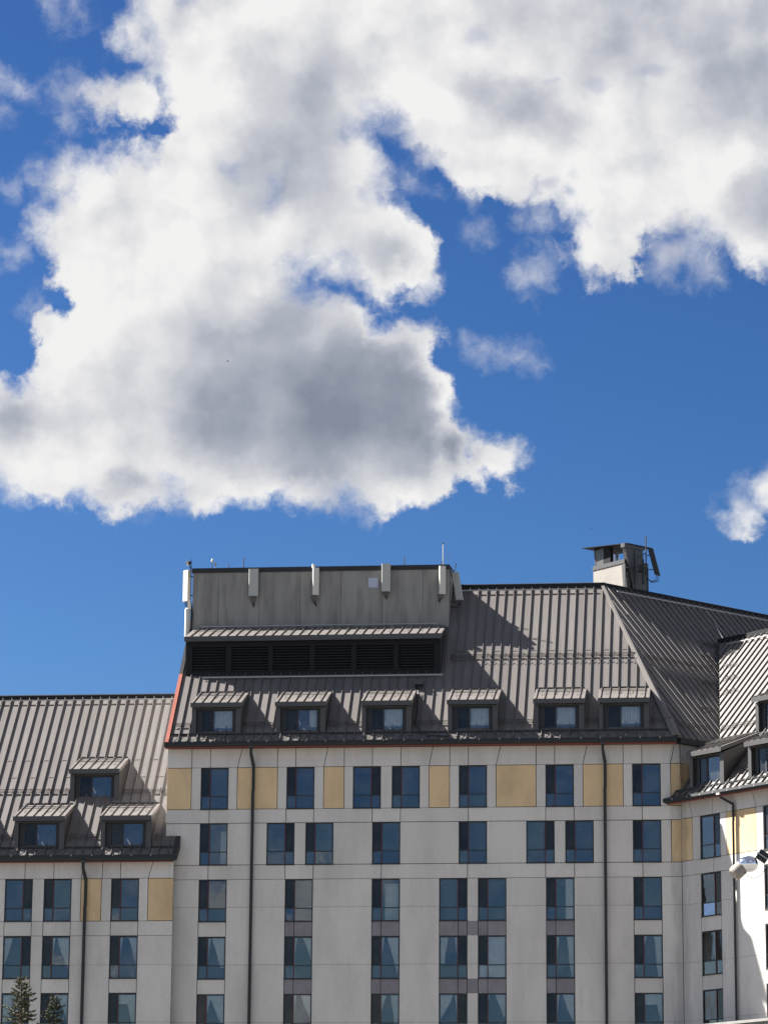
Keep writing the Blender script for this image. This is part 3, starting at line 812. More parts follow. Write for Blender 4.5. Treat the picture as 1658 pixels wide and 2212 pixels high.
# dark trim line between the eave apron and the slope
def apron_line(fr, s0, s1, d, d0, z0, m='dark'):
    p = onroof(0, d, d0, z0, .05)
    b = MB(fr); b.box(s0, s1, p[1] - .03, p[1] + .05, p[2] - .03, p[2] + .04); b.build('apron_flashing', M[m], hotel)
apron_line(FM, -11.5, 15.6, -.17, -.6, 33.42)
apron_line(FL, -34, -11.2, -.07, -.5, LZ)
apron_line(FR, -.2, 14.2, -.17, -.6, RZ)
# heat-tracing cable that zigzags along the aprons
def zigzag(fr, s0, s1, d0, z0, step=.75):
    pts = []; x = s0; i = 0
    while x < s1:
        pts.append(onroof(x, d0 + (.34 if i % 2 else .05) + random.uniform(-.03, .03), d0, z0, .10)); x += step * random.uniform(.4, .6); i += 1
    MB(fr).tube(pts, .014, 4).build('heating_cable', M['cable'], hotel)
zigzag(FM, -11.6, 15.5, -.6, 33.42); zigzag(FL, -22, -11.2, -.5, LZ); zigzag(FR, 0, 9, -.6, RZ)
for fr, d0, z0, s0, s1 in ((FM, -.6, 33.42, -11.3, 15.4), (FL, -.5, LZ, -22, -11.4), (FR, -.6, RZ, 0, 9)):
    x = s0
    while x < s1:                                    # pale cable clips on the gutter lip
        MB(fr).box(x, x + .05, d0 - .11, d0 - .05, z0 - .05, z0 + .03).build('cable_clip', M['rail'], hotel); x += 1.05 + random.uniform(-.1, .1)

# oxide red verge board up the left gable
b = MB(); q = [onroof(0, d, -.6, 33.42, h) for d, h in ((-.66, .10), (3.62, .10), (3.62, -.14), (-.66, -.14))]
b.prism([(-11.74, p[1], p[2]) for p in q], (.20, 0, 0)); b.build('verge_board', M['red'], hotel)
b = MB(); q = [onroof(0, d, -.6, 33.42, h) for d, h in ((3.63, .10), (9.2, .10), (9.2, -.14), (3.63, -.14))]
b.prism([(-11.74, p[1], p[2]) for p in q], (.2, 0, 0)); b.build('verge_trim', M['dark'], hotel)

# snow guards: three thin rods on brackets
def guard(fr, s0, s1, d, d0, z0, step=.5, rods=3, gap=.085, h=.10, m='rod', name='snow_guard', r=.018):
    b = MB(fr)
    for i in range(rods):
        a = onroof(s0, d + i * gap * .8, d0, z0, h + i * .02); c = onroof(s1, d + i * gap * .8, d0, z0, h + i * .02)
        b.tube([a, c], r, 4)
    x = s0 + .08
    while x < s1:
        p0 = onroof(x, d - .10, d0, z0, .0); p1 = onroof(x, d + .0, d0, z0, h + .05); p2 = onroof(x, d + rods * gap * .8, d0, z0, h + .07); p3 = onroof(x, d + .25, d0, z0, .0)
        b.tube([p0, p1, p2, p3], r * .9, 4, cap=False)
        x += step
    return b.build(name, M[m], hotel)
guard(FM, 3.3, 13.55, 4.45, -.6, 33.42, 1.0)
# loops of cable under the main guard
pts = []; x = 3.4
while x < 13.5:
    for k_, dz in enumerate((.0, -.16, -.05, -.2)): pts.append(onroof(x + k_ * .13, 4.33 + dz, -.6, 33.42, .12))
    x += .5
MB().tube(pts, .014, 4).build('heating_cable', M['cable'], hotel)
DX = [-10.41, -5.80, -1.14, 3.52, 8.17, 11.64]
edges = [-11.45] + [q for x in DX for q in (x - .03, x + 2.78)] + [15.5]
for a, c in zip(edges[::2], edges[1::2]):
    if c - a > .3: guard(FM, a, c, .30, -.6, 33.42, .95)
guard(FL, -22.8, -17.5, 3.2, -.5, LZ, 1.0); guard(FL, -14.55, -11.75, 3.15, -.5, LZ, 1.0)
for a, c in ((-22.5, -19.95), (-16.95, -15.15), (-12.25, -11.8)): guard(FL, a, c, .45, -.5, LZ, .9)
guard(FB, 1.7, 7.6, 4.64, -.32, 33.42, .7); guard(FB, 0.2, 2.7, .42, -.32, 33.42, .9)
for s_, d_ in ((8.0, 6.38), (7.0, 5.5), (5.2, 3.63), (3.3, 1.75)): guard(FB, s_, s_ + 1.15, d_, -.32, 33.42, .55, rods=2)
for s_, d_ in ((-5.15, 8.5), (-4.2, 7.57), (-3.4, 6.74), (-2.45, 5.78)): guard(FR, s_, s_ + 1.15, d_, -.6, RZ, .55, rods=2)
guard(FR, -.2, 3.0, 3.3, -.6, RZ, .9); guard(FR, 3.6, 5.2, .5, -.6, RZ, .9)
# pale ridge rails and the rail above the aprons
def rail(fr, s0, s1, d, d0, z0, r=.035, h=.13, m='rail'):
    return MB(fr).tube([onroof(s0, d, d0, z0, h), onroof(s1, d, d0, z0, h)], r, 4).build('ridge_rail', M[m], hotel)
rail(FM, 3.2, 11.15, 8.86, -.6, 33.42, .05, .16); rail(FL, -34, -11.8, 8.98, -.5, LZ, .045, .16)
rail(FB, 3.9, 24, 9.05, -.32, 33.42, .04, .15); rail(FR, -5.4, 14.2, 9.15, -.6, RZ, .04, .15)
rail(FM, -10.4, 3.0, 3.32, -.6, 33.42, .045)

# ------------------------------------------------------------------ dormers
_dm = {}


def dormer_meshes(W):
    if W in _dm: return _dm[W]
    d = {}
    SL = 1.10 / 2.87                                 # slope of the little roof
    def zs(y): return SL * y
    # body: side cheeks, jambs, head
    b = MB()
    for x0 in (.03, W - .05):
        b.prism([(x0, .22, -1.90), (x0, .22, -.24), (x0, 2.6, zs(2.6) - .22), (x0, 2.6, .55)], (.02, 0, 0))
    b.box(.05, .26, .22, .5, -1.88, -.24); b.box(W - .31, W - .05, .22, .5, -1.88, -.24)
    b.box(.26, W - .31, .22, .5, -.30, -.24); b.box(.26, W - .31, .22, .45, -1.96, -1.87)
    b.box(.05, W - .05, .5, .56, -1.7, -.24) if False else None
    d['dormer'] = b.mesh('dormer', M['trim'])
    b = MB(); b.prism([(0, 0, -.0), (0, 2.87, zs(2.87)), (0, 2.87, zs(2.87) - .2), (0, .0, -.22)], (W, 0, 0)); d['dormer_roof'] = b.mesh('dormer_roof', M['seam'])
    b = MB(); b.box(-.012, W + .012, -.03, 0.0, -.25, .012); d['dormer_fascia'] = b.mesh('dormer_fascia', M['trim'])
    b = MB(); b.prism([(-.016, .01, .0), (-.016, 2.85, zs(2.85)), (-.016, 2.85, zs(2.85) + .07), (-.016, .01, .07)], (.032, 0, 0)); d['standing_seam'] = b.mesh('standing_seam', M['seam'])
    b = MB()
    for i, yy in enumerate((1.35, 1.75, 2.15)): b.tube([(.12, yy, zs(yy) + .14), (W - .12, yy, zs(yy) + .14)], .02, 4)
    x = .42
    while x < W - .1: b.tube([(x, .85, zs(.85)), (x, 1.35, zs(1.35) + .13), (x, 2.2, zs(2.2) + .15)], .012, 4, cap=False); x += .64
    d['snow_guard'] = b.mesh('snow_guard', M['rod'])
    b = MB(); b.box(0.1, W - .1, 2.80, 2.9, zs(2.85) + .0, zs(2.85) + .08); d['head_flashing'] = b.mesh('head_flashing', M['trim'])
    g0, g1 = .58, W - .52; gz0, gz1 = -1.80, -.38
    b = MB(); b.box(.26, g0, .42, .54, -1.88, -.30); b.box(g1, W - .31, .42, .54, -1.88, -.30); b.box(g0, g1, .42, .54, -1.88, gz0); b.box(g0, g1, .42, .54, gz1, -.30)
    d['window_frame'] = b.mesh('window_frame', M['frame'])
    mx = g0 + (g1 - g0) * .36
    b = MB(); b.box(mx - .05, mx + .05, .43, .53, gz0, gz1); d['mullion'] = b.mesh('mullion', M['frame'])
    b = MB(); b.box(g0, mx - .05, .475, .48, gz0, gz1); d['pane_n'] = b.mesh('pane', M['screen'])
    b = MB(); b.box(mx + .05, g1, .475, .48, gz0, gz1); d['pane_w'] = b.mesh('pane', M['glass'])
    b = cloth(g0, g1, gz0, gz1 + .05, lambda t: .38, lambda t: 1.02, 8, .025, d=.66, nx=48); d['curtain'] = b.mesh('curtain', M['curtain'], True)
    b = cloth(g0, g1, gz0, gz1 + .05, lambda t: .74, lambda t: 1.02, 4, .025, d=.66, nx=24); d['curtain_part'] = b.mesh('curtain', M['curtain'], True)
    b = MB(); b.box(.06, W - .06, 1.4, 1.45, -1.6, .2); b.box(.06, W - .06, .56, 1.4, -1.92, -1.88); d['room_lining'] = b.mesh('room_lining', M['interior'])
    _dm[W] = d
    return d


def dormer(fr, s, d0, z, W=2.75, cur='curtain', seam0=.13, nx=6):
    T = fr.mtx() @ Matrix.Translation((s, d0, z))
    d = dormer_meshes(W)
    o = link('dormer', d['dormer'], hotel, T)
    for k_ in ('dormer_roof', 'dormer_fascia', 'snow_guard', 'head_flashing', 'window_frame', 'mullion', 'pane_n', 'pane_w', 'room_lining'):
        link({'pane_n': 'pane', 'pane_w': 'pane'}.get(k_, k_), d[k_], o)
    for i in range(nx): link('standing_seam', d['standing_seam'], o, Matrix.Translation((seam0 + i * (W - .22) / (nx - .6), 0, 0)))
    if cur: link('curtain', d[cur], o)
    return o


for i, x in enumerate(DX): dormer(FM, x, -.42, 35.60, cur='curtain_part' if i == 1 else 'curtain')
dormer(FL, -19.87, -.37, 29.38, 2.8, None); dormer(FL, -15.14, -.37, 29.38, 2.8, None); dormer(FL, -17.46, 2.52, 32.42, 2.8, None)
dormer(FL, -24.5, -.37, 29.38, 2.8, None)
dormer(FR, .86, -.42, 32.5, 2.6, None); dormer(FR, 5.2, -.42, 32.5, 2.6, None); dormer(FR, 3.08, 2.35, 35.5, 2.6, None)
dormer(FR, 9.6, -.42, 32.5, 2.6, None)

# ------------------------------------------------------------------ louvred plant storey and concrete lift house
PX0, PX1 = -11.42, 2.9
b = MB(); b.prism([(PX0 + .1, 3.78, 37.9), (PX0 + .1, 3.78, 40.0), (PX0 + .1, 6.5, 41.0)], (PX1 - PX0 - .2, 0, 0)); b.build('plant_housing', M['louvre'], hotel)
b = MB()                                              # posts and head of the louvre wall
for a, c in ((PX0 + .08, -11.02), (-9.13, -8.82), (-6.76, -6.50), (-4.45, -4.16), (-2.12, -1.84), (.22, .49), (2.47, PX1 - .08)): b.box(a, c, 3.55, 3.78, 37.85, 39.95)
b.box(PX0 + .08, PX1 - .08, 3.552, 3.777, 39.5, 39.9); b.box(PX0 + .08, PX1 - .08, 3.548, 3.776, 37.85, 38.1)
lf = b.build('louvre_frame', M['louvre'], hotel)
for a, c in ((-11.02, -9.13), (-8.82, -6.76), (-6.50, -4.45), (-4.16, -2.12), (-1.84, .22), (.49, 2.47)):
    for i in range(9):
        z = 38.14 + i * .155
        b = MB(); b.prism([(a + .005, 3.57, z), (a + .005, 3.57, z + .03), (a + .005, 3.76, z + .13), (a + .005, 3.76, z + .10)], (c - a - .01, 0, 0)); b.build('louvre_slat', M['dark'], lf)
b = MB(); b.prism([(PX1 - .08, 3.56, 37.9), (PX1 - .08, 3.56, 40.0), (PX1 - .08, 6.9, 41.15)], (.06, 0, 0)); b.build('side_cladding', M['dark'], hotel)
b = MB(); b.prism([(PX0 + .02, 3.56, 37.9), (PX0 + .02, 3.56, 40.0), (PX0 + .02, 6.9, 41.15)], (.06, 0, 0)); b.build('side_cladding', M['dark'], hotel)
CY0, CY1, CZ0, CZ1 = 3.2, 6.48, 40.04, 41.16
b = MB(); b.prism([(PX0, CY0, CZ0), (PX0, CY1, CZ1), (PX0, CY1, CZ1 - .2), (PX0, CY0, CZ0 - .2)], (PX1 - PX0, 0, 0)); cano = b.build('canopy', M['seam'], hotel)
b = MB(); b.box(PX0 - .012, PX1 + .012, CY0 - .03, CY0, CZ0 - .28, CZ0 + .01); b.build('canopy_fascia', M['trim'], cano)
x = PX0 + .35; sl_ = (CZ1 - CZ0) / (CY1 - CY0)
while x < PX1:
    b = MB(); b.prism([(x - .016, CY0 + .01, CZ0), (x - .016, CY1, CZ1), (x - .016, CY1, CZ1 + .075), (x - .016, CY0 + .01, CZ0 + .075)], (.032, 0, 0)); b.build('standing_seam', M['seam'], cano); x += .505
b = MB()
for yy in (4.4, 4.9, 5.4): b.tube([(PX0 + .3, yy, CZ0 + (yy - CY0) * sl_ + .13), (PX1 - .6, yy, CZ0 + (yy - CY0) * sl_ + .13)], .013, 4)
x = PX0 + .7
while x < PX1 - .5: b.tube([(x, 4.0, CZ0 + .8 * sl_), (x, 4.4, CZ0 + 1.2 * sl_ + .13), (x, 5.5, CZ0 + 2.3 * sl_ + .14)], .011, 4, cap=False); x += .82
b.build('snow_guard', M['rod'], cano)
MB().tube([(PX0 + .4, 6.30, CZ1 + .10), (PX1 - .45, 6.30, CZ1 + .10)], .035, 4).build('ridge_rail', M['rail'], hotel)
# concrete box
KX0, KX1, KY0, KY1, KT = -11.55, 3.05, 6.5, 12.2, 44.42
b = MB(); b.box(KX0 + .05, KX1 - .05, KY0 + .06, KY1, 40.9, KT); b.build('lift_house', M['core'], hotel)
js = [KX0, -10.07, -7.73, -5.40, -3.07, -.73, 1.57, KX1]
for a, c in zip(js, js[1:]):
    b = MB(); b.box(a + .008, c - .008, KY0, KY0 + .06, 41.08, KT); b.build('concrete_panel', M['concrete'], hotel)
for a, c in ((KY0 + .07, 9.3), (9.3, KY1)):
    for x0, x1 in ((KX1 - .05, KX1), (KX0, KX0 + .05)):
        b = MB(); b.box(x0, x1, a + .008, c - .008, 40.9, KT); b.build('concrete_panel', M['concrete'], hotel)
b = MB(); b.box(KX0 - .05, KX1 + .05, KY0 - .06, KY1 + .05, KT, KT + .27); b.build('coping', M['dark'], hotel)
b = MB(); b.box(-1.52, -.96, 6.47, 6.5, 43.42, 43.98); b.box(-1.5, -.98, 6.462, 6.47, 43.44, 43.96); b.build('wall_plate', M['sheetp'], hotel)

# ------------------------------------------------------------------ downpipes
def square_pipe(fr, pts, w_, name='downpipe', m='dark'):
    b = MB(fr); b.tube(pts, w_ * .7, 4); return b.build(name, M[m], hotel)
for fr, s, zt, e in ((FM, -7.06, 33.12, .0), (FM, 11.88, 33.12, 0), (FL, -15.95, 26.88, 0)):
    square_pipe(fr, [(s - .0, -.52, zt), (s, -.50, zt - .35), (s + .10, -.14, zt - .95), (s + .10, -.12, zt - 1.0), (s + .10, -.12, zt - 2.3)], .15, 'downpipe', 'dark')
    square_pipe(fr, [(s + .08, -.12, zt - 2.3), (s + .06, -.12, 0.)], .15)
    MB(fr).box(s - .12, s + .12, -.66, -.42, zt - .02, zt + .06).build('gutter_outlet', M['trim'], hotel)
square_pipe(FR, [(3.45, -.52, 29.95), (3.48, -.50, 29.8), (4.0, -.14, 29.42), (4.0, -.12, 29.3), (4.0, -.12, 28.55)], .13, 'downpipe', 'dark')
square_pipe(FR, [(3.98, -.12, 28.55), (3.95, -.12, 0.)], .12)
MB(FR).box(3.33, 3.57, -.70, -.5, 29.93, 30.02).build('gutter_outlet', M['white'], hotel)  # white colour paints in the sunlight on this outlet
# roof vent and soil pipe beside the third dormer
b = MB(); b.tube([(1.72, 2.55, 36.5), (1.72, 2.55, 37.02)], .07, 8); b.build('vent_pipe', M['dark'], hotel)
b = MB(); b.box(1.50, 1.94, 2.33, 2.77, 37.02, 37.22); b.build('vent_cap', M['trim'], hotel)
MB().tube([onroof(1.72, 2.3, -.6, 33.42, .15), onroof(1.80, 1.0, -.6, 33.42, .2), onroof(1.78, .2, -.6, 33.42, .25), onroof(2.05, -.2, -.6, 33.42, .2), onroof(2.5, -.48, -.6, 33.42, .15), onroof(3.6, -.52, -.6, 33.42, .12)], .045, 6).build('cable_run', M['cable'], hotel)
MB(FR).tube([(0.02, -.1, 33.3), (.06, -.06, 32.2), (.04, -.05, 31.4), (.25, -.1, 30.9)], .02, 4).build('cable_run', M['cable'], hotel)

# low front block at the foot of the right wing
b = MB(FR); b.box(1.0, 14, -3.0, -.0, 0, 17.2); b.build('front_block', M['wall_warm'], hotel)
x = 1.0
while x < 14: panel(FR, x, min(x + 1.95, 14), 0, 17.62, 'concrete', proud=3.06); x += 1.95
b = MB(FR); b.box(.95, 14.05, -3.16, -2.7, 17.62, 17.76); b.build('parapet_coping', M['concrete'], hotel)

# ------------------------------------------------------------------ chimney on the ridge
FC = Fr((12.95, 10.70, 0), (S5, -S5, 0), (S5, S5, 0))
b = MB(FC); b.box(-2.83, -.14, .0, 1.8, 41.5, 45.62); ch = b.build('chimney', M['stucco'], hotel)
b = MB(FC); b.prism([(-.42, -.02, 45.6), (-.14, -.02, 45.6), (.02, -.02, 43.6), (-.26, -.02, 43.6)], (0, .3, 0)); b.build('corner_trim', M['trim'], ch)
b = MB(FC); b.box(-2.86, -.16, -.04, 1.84, 45.62, 45.86); b.build('chimney_coping', M['trim'], ch)
b = MB(FC); b.prism([(-2.78, .1, 45.86), (-2.78, .6, 45.86), (-2.9, .6, 46.95), (-2.9, .1, 46.95)], (.06, 0, 0)); b.prism([(-2.72, .12, 45.86), (-2.08, .12, 45.86), (-2.08, .12, 46.85), (-2.84, .12, 46.85)], (0, .05, 0)); b.build('cap_fin', M['trim'], ch)
b = MB(FC); b.box(-2.08, -1.52, .13, .34, 45.86, 46.85); b.build('cap_core', M['louvre'], ch)
b = MB(FC); b.prism([(-3.45, -.35, 47.0), (.1, -.05, 46.72), (.1, 1.9, 46.72), (-3.0, 1.9, 46.9)], (0, 0, .04)); b.build('chimney_cap', M['louvre'], ch)
b = MB(FC); b.tube([(-1.62, .62, 45.8), (-1.62, .62, 46.42)], .265, 24); b.build('flue', M['bright'], ch, smooth=False)
# battered metal-clad slab on its right
b = MB(FC); b.prism([(-.02, -.16, 46.66), (-.02, 1.28, 46.6), (-.02, 1.75, 43.0), (-.02, .75, 43.0)], (-.22, 0, 0)); b.build('clad_slab', M['trim'], ch)
b = MB(FC); b.prism([(.03, -.2, 46.75), (.03, 1.34, 46.7), (.03, 1.34, 46.5), (.03, -.2, 46.52)], (-.32, 0, 0)); b.build('slab_coping', M['trim'], ch)
b = MB(FC); b.prism([(.0, -.16, 46.5), (.0, -.02, 46.5), (.0, .86, 43.2), (.0, .70, 43.2)], (.03, 0, 0)); b.build('corner_trim', M['trim'], ch)
b = MB(FC); b.box(-.01, .02, .62, .66, 43.2, 46.5); b.build('clad_seam', M['trim'], ch)
for i in range(4):
    z = 44.25 + i * .36
    b = MB(FC); b.tube([(-.14, .0, z), (.06, .0, z), (.06, .28, z), (-.1, .28, z)], .018, 4); b.build('ladder_rung', M['dark'], ch)
b = MB(FC); b.box(-.14, -.1, -.03, 1.8, 43.2, 45.6); b.build('chimney_side', M['dark'], ch)

# ------------------------------------------------------------------ antennas
def radome(parent, T, w_, d_, h_, m, rnd=.03):
    b = MB(); b.prism([(rnd, 0, 0), (w_ - rnd, 0, 0), (w_, rnd, 0), (w_, d_, 0), (0, d_, 0), (0, rnd, 0)], (0, 0, h_))
    return b.build('radome', M[m], parent, T)


def cables(parent, x, y, z, n=5, drop=.5, dx=.0, dy=.3):
    b = MB()
    for i in range(n):
        a = x + (i - n / 2) * .06
        b.tube([(a, y, z), (a + .02, y - .02, z - drop * .4), (x + dx * .6 + (i % 3 - 1) * .04, y + dy * .3, z - drop * .8), (x + dx, y + dy, z - drop)], .016, 4)
    return b.build('cable_bundle', M['cable'], parent)


def panel_antenna(label, loc, w_, h_, rot, m, tilt=0., extra=0., drop=.5, pole=None, dx=0., group='cellular panel antennas on the roof'):
    t = thing('panel_antenna', label, 'antenna', loc, group)
    T = Matrix.Rotation(R(rot), 4, 'Z') @ Matrix.Rotation(R(tilt), 4, 'X') @ Matrix.Translation((-w_ / 2, -.32, 0))
    radome(t, T, w_, .14, h_, m)
    b = MB(); b.box(-w_ / 2 + .03, w_ / 2 - .03, -.16, -.10, .02, h_ - .02); b.build('back_plate', M['grey'], t, Matrix.Rotation(R(rot), 4, 'Z') @ Matrix.Rotation(R(tilt), 4, 'X'))
    b = MB()
    for z in (.25, h_ - .3): b.box(-.05, .05, -.12, .0, z, z + .08)
    b.box(-.03, .03, -.08, -.02, .1, h_ - .1); b.build('bracket', M['dark'], t)
    cables(t, 0., -.22, 0., 6, drop, dx=dx, dy=.2)
    if pole: MB().tube([(pole[0], 0, pole[1]), (pole[0], 0, pole[2])], .035, 6).build('pole', M['dark'], t)
    return t


panel_antenna('wide grey panel antenna, leftmost of four on the concrete wall face', (-8.03, 6.5, 42.98), .54, 1.57, 0, 'grey', drop=.6)
t = panel_antenna('narrow beige panel antenna with small white unit on top, second on the concrete wall', (-4.58, 6.5, 42.99), .36, 1.58, 24, 'white', drop=.62, dx=.12)
b = MB(); b.tube([(-.06, -.12, 1.6), (-.06, -.12, 1.82)], [.1, .09], 10); b.build('top_unit', M['white'], t)
panel_antenna('wide grey panel antenna standing above the parapet, right of the pale wall plate', (-.49, 6.5, 43.13), .50, 1.61, 0, 'grey', drop=.4)
t = panel_antenna('narrow beige panel antenna at the right corner of the concrete wall', (2.60, 6.5, 42.93), .37, 1.62, 24, 'white', drop=.42, dx=-.1)
MB().tube([(.03, .06, 1.5), (.03, .06, 1.95)], .035, 6).build('pole', M['dark'], t)
# left corner stack
t = thing('panel_antenna', 'large white panel antenna hung off the left corner of the concrete lift house', 'antenna', (-11.95, 7.0, 42.9), 'cellular panel antennas on the roof')
T = Matrix.Rotation(R(40), 4, 'Z')
b = MB(); b.prism([(-.22, -.12, 0), (.16, -.12, 0), (.18, .1, 0), (-.20, .1, 0)], (0, 0, 1.8)); b.build('radome', M['white'], t, Matrix.Rotation(R(-38), 4, 'Z'))
MB().tube([(.2, .02, -.3), (.2, .02, 2.1)], .035, 6).build('pole', M['dark'], t)
MB().box(.18, .42, -.02, .04, .3, .36).box(.18, .42, -.02, .04, 1.4, 1.46).build('bracket', M['dark'], t)
b = MB()
for i in range(4): b.tube([(-.12 + i * .05, 0, 0), (-.08 + i * .04, .0, -.25), (.05 + i * .03, 0, -.42), (.25, 0, -.52)], .018, 4)
b.build('cable_bundle', M['cable'], t)
b = MB(); b.box(.06, .22, -.12, .1, -.35, .05); b.tube([(.2, .0, -.45), (.2, .0, -.15)], .1, 10); b.build('remote_unit', M['white'], t)
t = thing('floodlight', 'small white box lamp on a bent arm above the lift house left corner', 'lamp', (-11.86, 7.0, 44.75))
b = MB(); b.box(-.16, -.03, -.1, .06, .26, .5); b.build('lamp_head', M['white'], t)
MB().box(-.03, .10, -.06, .04, .3, .48).build('lamp_back', M['dark'], t)
MB().tube([(0, 0, .3), (.10, 0, 0), (.16, 0, -.1)], .02, 5).build('arm', M['dark'], t)
MB().tube([(.12, 0, .62), (.13, 0, -.1)], .02, 5).build('post', M['dark'], t)
t = thing('panel_antenna', 'rounded cream panel antenna at the left end of the louvre canopy', 'antenna', (-11.80, 6.4, 40.45), 'cellular panel antennas on the roof')
b = MB(); b.tube([(0, 0, 0), (0, 0, 1.85), (0, 0, 1.92)], [.155, .155, .09], 14); b.build('radome', M['white'], t, smooth=False)
MB().tube([(.2, .05, -.3), (.2, .05, 2.2)], .03, 6).build('pole', M['dark'], t)
b = MB()
for i in range(3): b.tube([(.2, 0, 2.3), (.24 + i * .03, .0, 1.6), (.2 + i * .03, 0, .9), (.24, 0, .2)], .02, 4)
b.build('cable_bundle', M['cable'], t)
# right corner
t = thing('panel_antenna', 'grey panel antenna leaning outwards off the right side of the concrete lift house', 'antenna', (3.45, 7.3, 42.80), 'cellular panel antennas on the roof')
b = MB(); b.prism([(-.19, -.1, 0), (.14, -.14, 0), (.22, .02, 0), (-.14, .1, 0)], (-.26, .05, 1.62)); b.build('radome', M['grey'], t, Matrix.Translation((.14, 0, 0)))
MB().tube([(-.22, 0, -.1), (-.22, 0, 1.6), (-.10, 0, 1.85), (-.08, 0, 2.15)], .03, 6).build('pole', M['dark'], t)
MB().tube([(-.35, 0, 1.95), (-.2, 0, 1.6)], .03, 5).build('brace', M['dark'], t)
MB().tube([(-.4, 0, -.1), (-.1, -.05, -.12), (.12, -.05, -.3)], .03, 5).tube([(-.4, 0, -.35), (-.1, -.05, -.42), (.12, -.05, -.4)], .035, 5).build('bracket', M['dark'], t)
cables(t, .17, -.02, .05, 5, .4, dx=-.02, dy=0)
# rods and whips along the parapet
def rod(label, x, z1, r=.028, y=6.6, m='rod', cat='rod', name='lightning_rod', grp='thin rods along the concrete parapet', z0=44.6):
    b = MB(); b.tube([(0, 0, 0), (0, 0, z1 - z0)], [r, r * .75], 6)
    o = b.build(name, M[m], None, Matrix.Translation((x, y, z0)))
    return tag(o, label, cat, grp)
rod('shortest dark rod on the parapet, right of the mushroom sensor', -9.52, 44.98)
rod('dark rod rising from the parapet just left of the wide grey antenna on the left', -8.66, 45.32, .033)
rod('dark rod on the parapet right of the antenna beside the pale plate', .50, 45.2, .033)
t = thing('mast', 'tall thin white mast with small side aerial above the lift house right corner', 'mast', (2.68, 6.9, 44.65))
MB().tube([(0, 0, 0), (0, 0, 1.35)], [.024, .028], 8).build('pole', M['white'], t)
MB().tube([(0, 0, 1.33), (0, 0, 1.4)], .045, 8).build('pole_cap', M['dark'], t)
MB().tube([(0, 0, .55), (.38, 0, .53)], .012, 4).tube([(.32, 0, .42), (.32, 0, .64)], .008, 4).tube([(.36, 0, .45), (.36, 0, .6)], .008, 4).build('yagi_aerial', M['rail'], t)
t = thing('dome_antenna', 'thin stem with a white egg-shaped dome at the left end of the parapet', 'antenna', (-10.50, 6.8, 44.6))
MB().tube([(0, 0, 0), (0, 0, .5)], .025, 6).build('stem', M['rod'], t)
MB().tube([(0, 0, .48), (0, 0, .53), (0, 0, .64), (0, 0, .72)], [.03, .07, .07, .02], 10).build('dome', M['white'], t)
t = thing('sensor', 'low grey mushroom-shaped sensor beside the egg-shaped dome antenna', 'sensor', (-10.32, 6.8, 44.6))
MB().tube([(0, 0, 0), (0, 0, .34)], .018, 6).build('stem', M['rail'], t)
MB().tube([(0, 0, .33), (0, 0, .36), (0, 0, .5)], [.09, .09, .03], 10).build('cap', M['grey'], t)
# chimney antenna
m0 = FC.p(.55, 1.0, 44.9)
t = thing('panel_antenna', 'dark panel antenna tilted on a mast at the right side of the chimney', 'antenna', m0, 'cellular panel antennas on the roof')
MB().tube([(0, 0, -.3), (0, 0, 2.35)], .04, 6).build('pole', M['rod'], t)
b = MB(); b.prism([(.08, -.08, 1.68), (.36, -.02, 1.62), (.42, .12, 1.62), (.16, .12, 1.68)], (.40, 0, -1.64)); b.build('radome', M['dark'], t)
MB().tube([(-.5, -.2, 1.0), (0, 0, 1.35)], .03, 5).tube([(-.5, -.2, .2), (0, 0, .15)], .03, 5).tube([(0, 0, 1.2), (.2, 0, 1.2)], .03, 5).tube([(0, 0, .35), (.4, 0, .35)], .03, 5).build('bracket', M['dark'], t)
b = MB()
for i in range(4): b.tube([(.55 + i * .05, 0, .02), (.55 + i * .06, 0, -.25 - i * .03), (.3, 0, -.33 - i * .03), (.05, 0, -.15)], .016, 4)
b.build('cable_bundle', M['cable'], t)
b = MB(); b.box(-.45, -.25, -.3, -.1, .2, .6); b.box(-.25, -.12, -.2, .0, -.5, .9); b.build('junction_box', M['dark'], t)
# cable trailing down the hip slope
MB(FB).tube([onroof(10.9, 8.9, -.32, 33.42, .1), onroof(10.9, 8.3, -.32, 33.42, .1), onroof(10.5, 7.6, -.32, 33.42, .1), onroof(10.3, 7.0, -.32, 33.42, .1)], .03, 5).build('trailing_cable', M['rail'], hotel)

# ------------------------------------------------------------------ floodlight on its pole, nearer the viewer
fp = Vector((18.44, -150.29, 5.73))
t = thing('street_floodlight', 'beige cylindrical floodlight with polished reflector hood at the right edge', 'floodlight', (18.9, -150.2, 0))
MB().tube([(0, 0, 0), (0, 0, 6.6)], [.09, .06], 12).build('pole', M['beige'], t)
MB().tube([(0, 0, 6.0), (-.16, 0, 5.98), (-.22, -.02, 5.92)], .035, 8).build('arm', M['dark'], t)


def lathe(prof, seg=24, bend=None):
    b = MB()
    for (h_, r_) in prof:
        for j in range(seg):
            q = 2 * math.pi * j / seg; p = Vector((r_ * math.cos(q), r_ * math.sin(q), h_))
            b.v.append(bend(p) if bend else p)
    for i in range(len(prof) - 1):
        for j in range(seg):
            a = i * seg + j; c = i * seg + (j + 1) % seg; b.f.append((a, c, c + seg, a + seg))
    b.f.append(tuple(range(seg))[::-1]); b.f.append(tuple((len(prof) - 1) * seg + j for j in range(seg)))
    return b


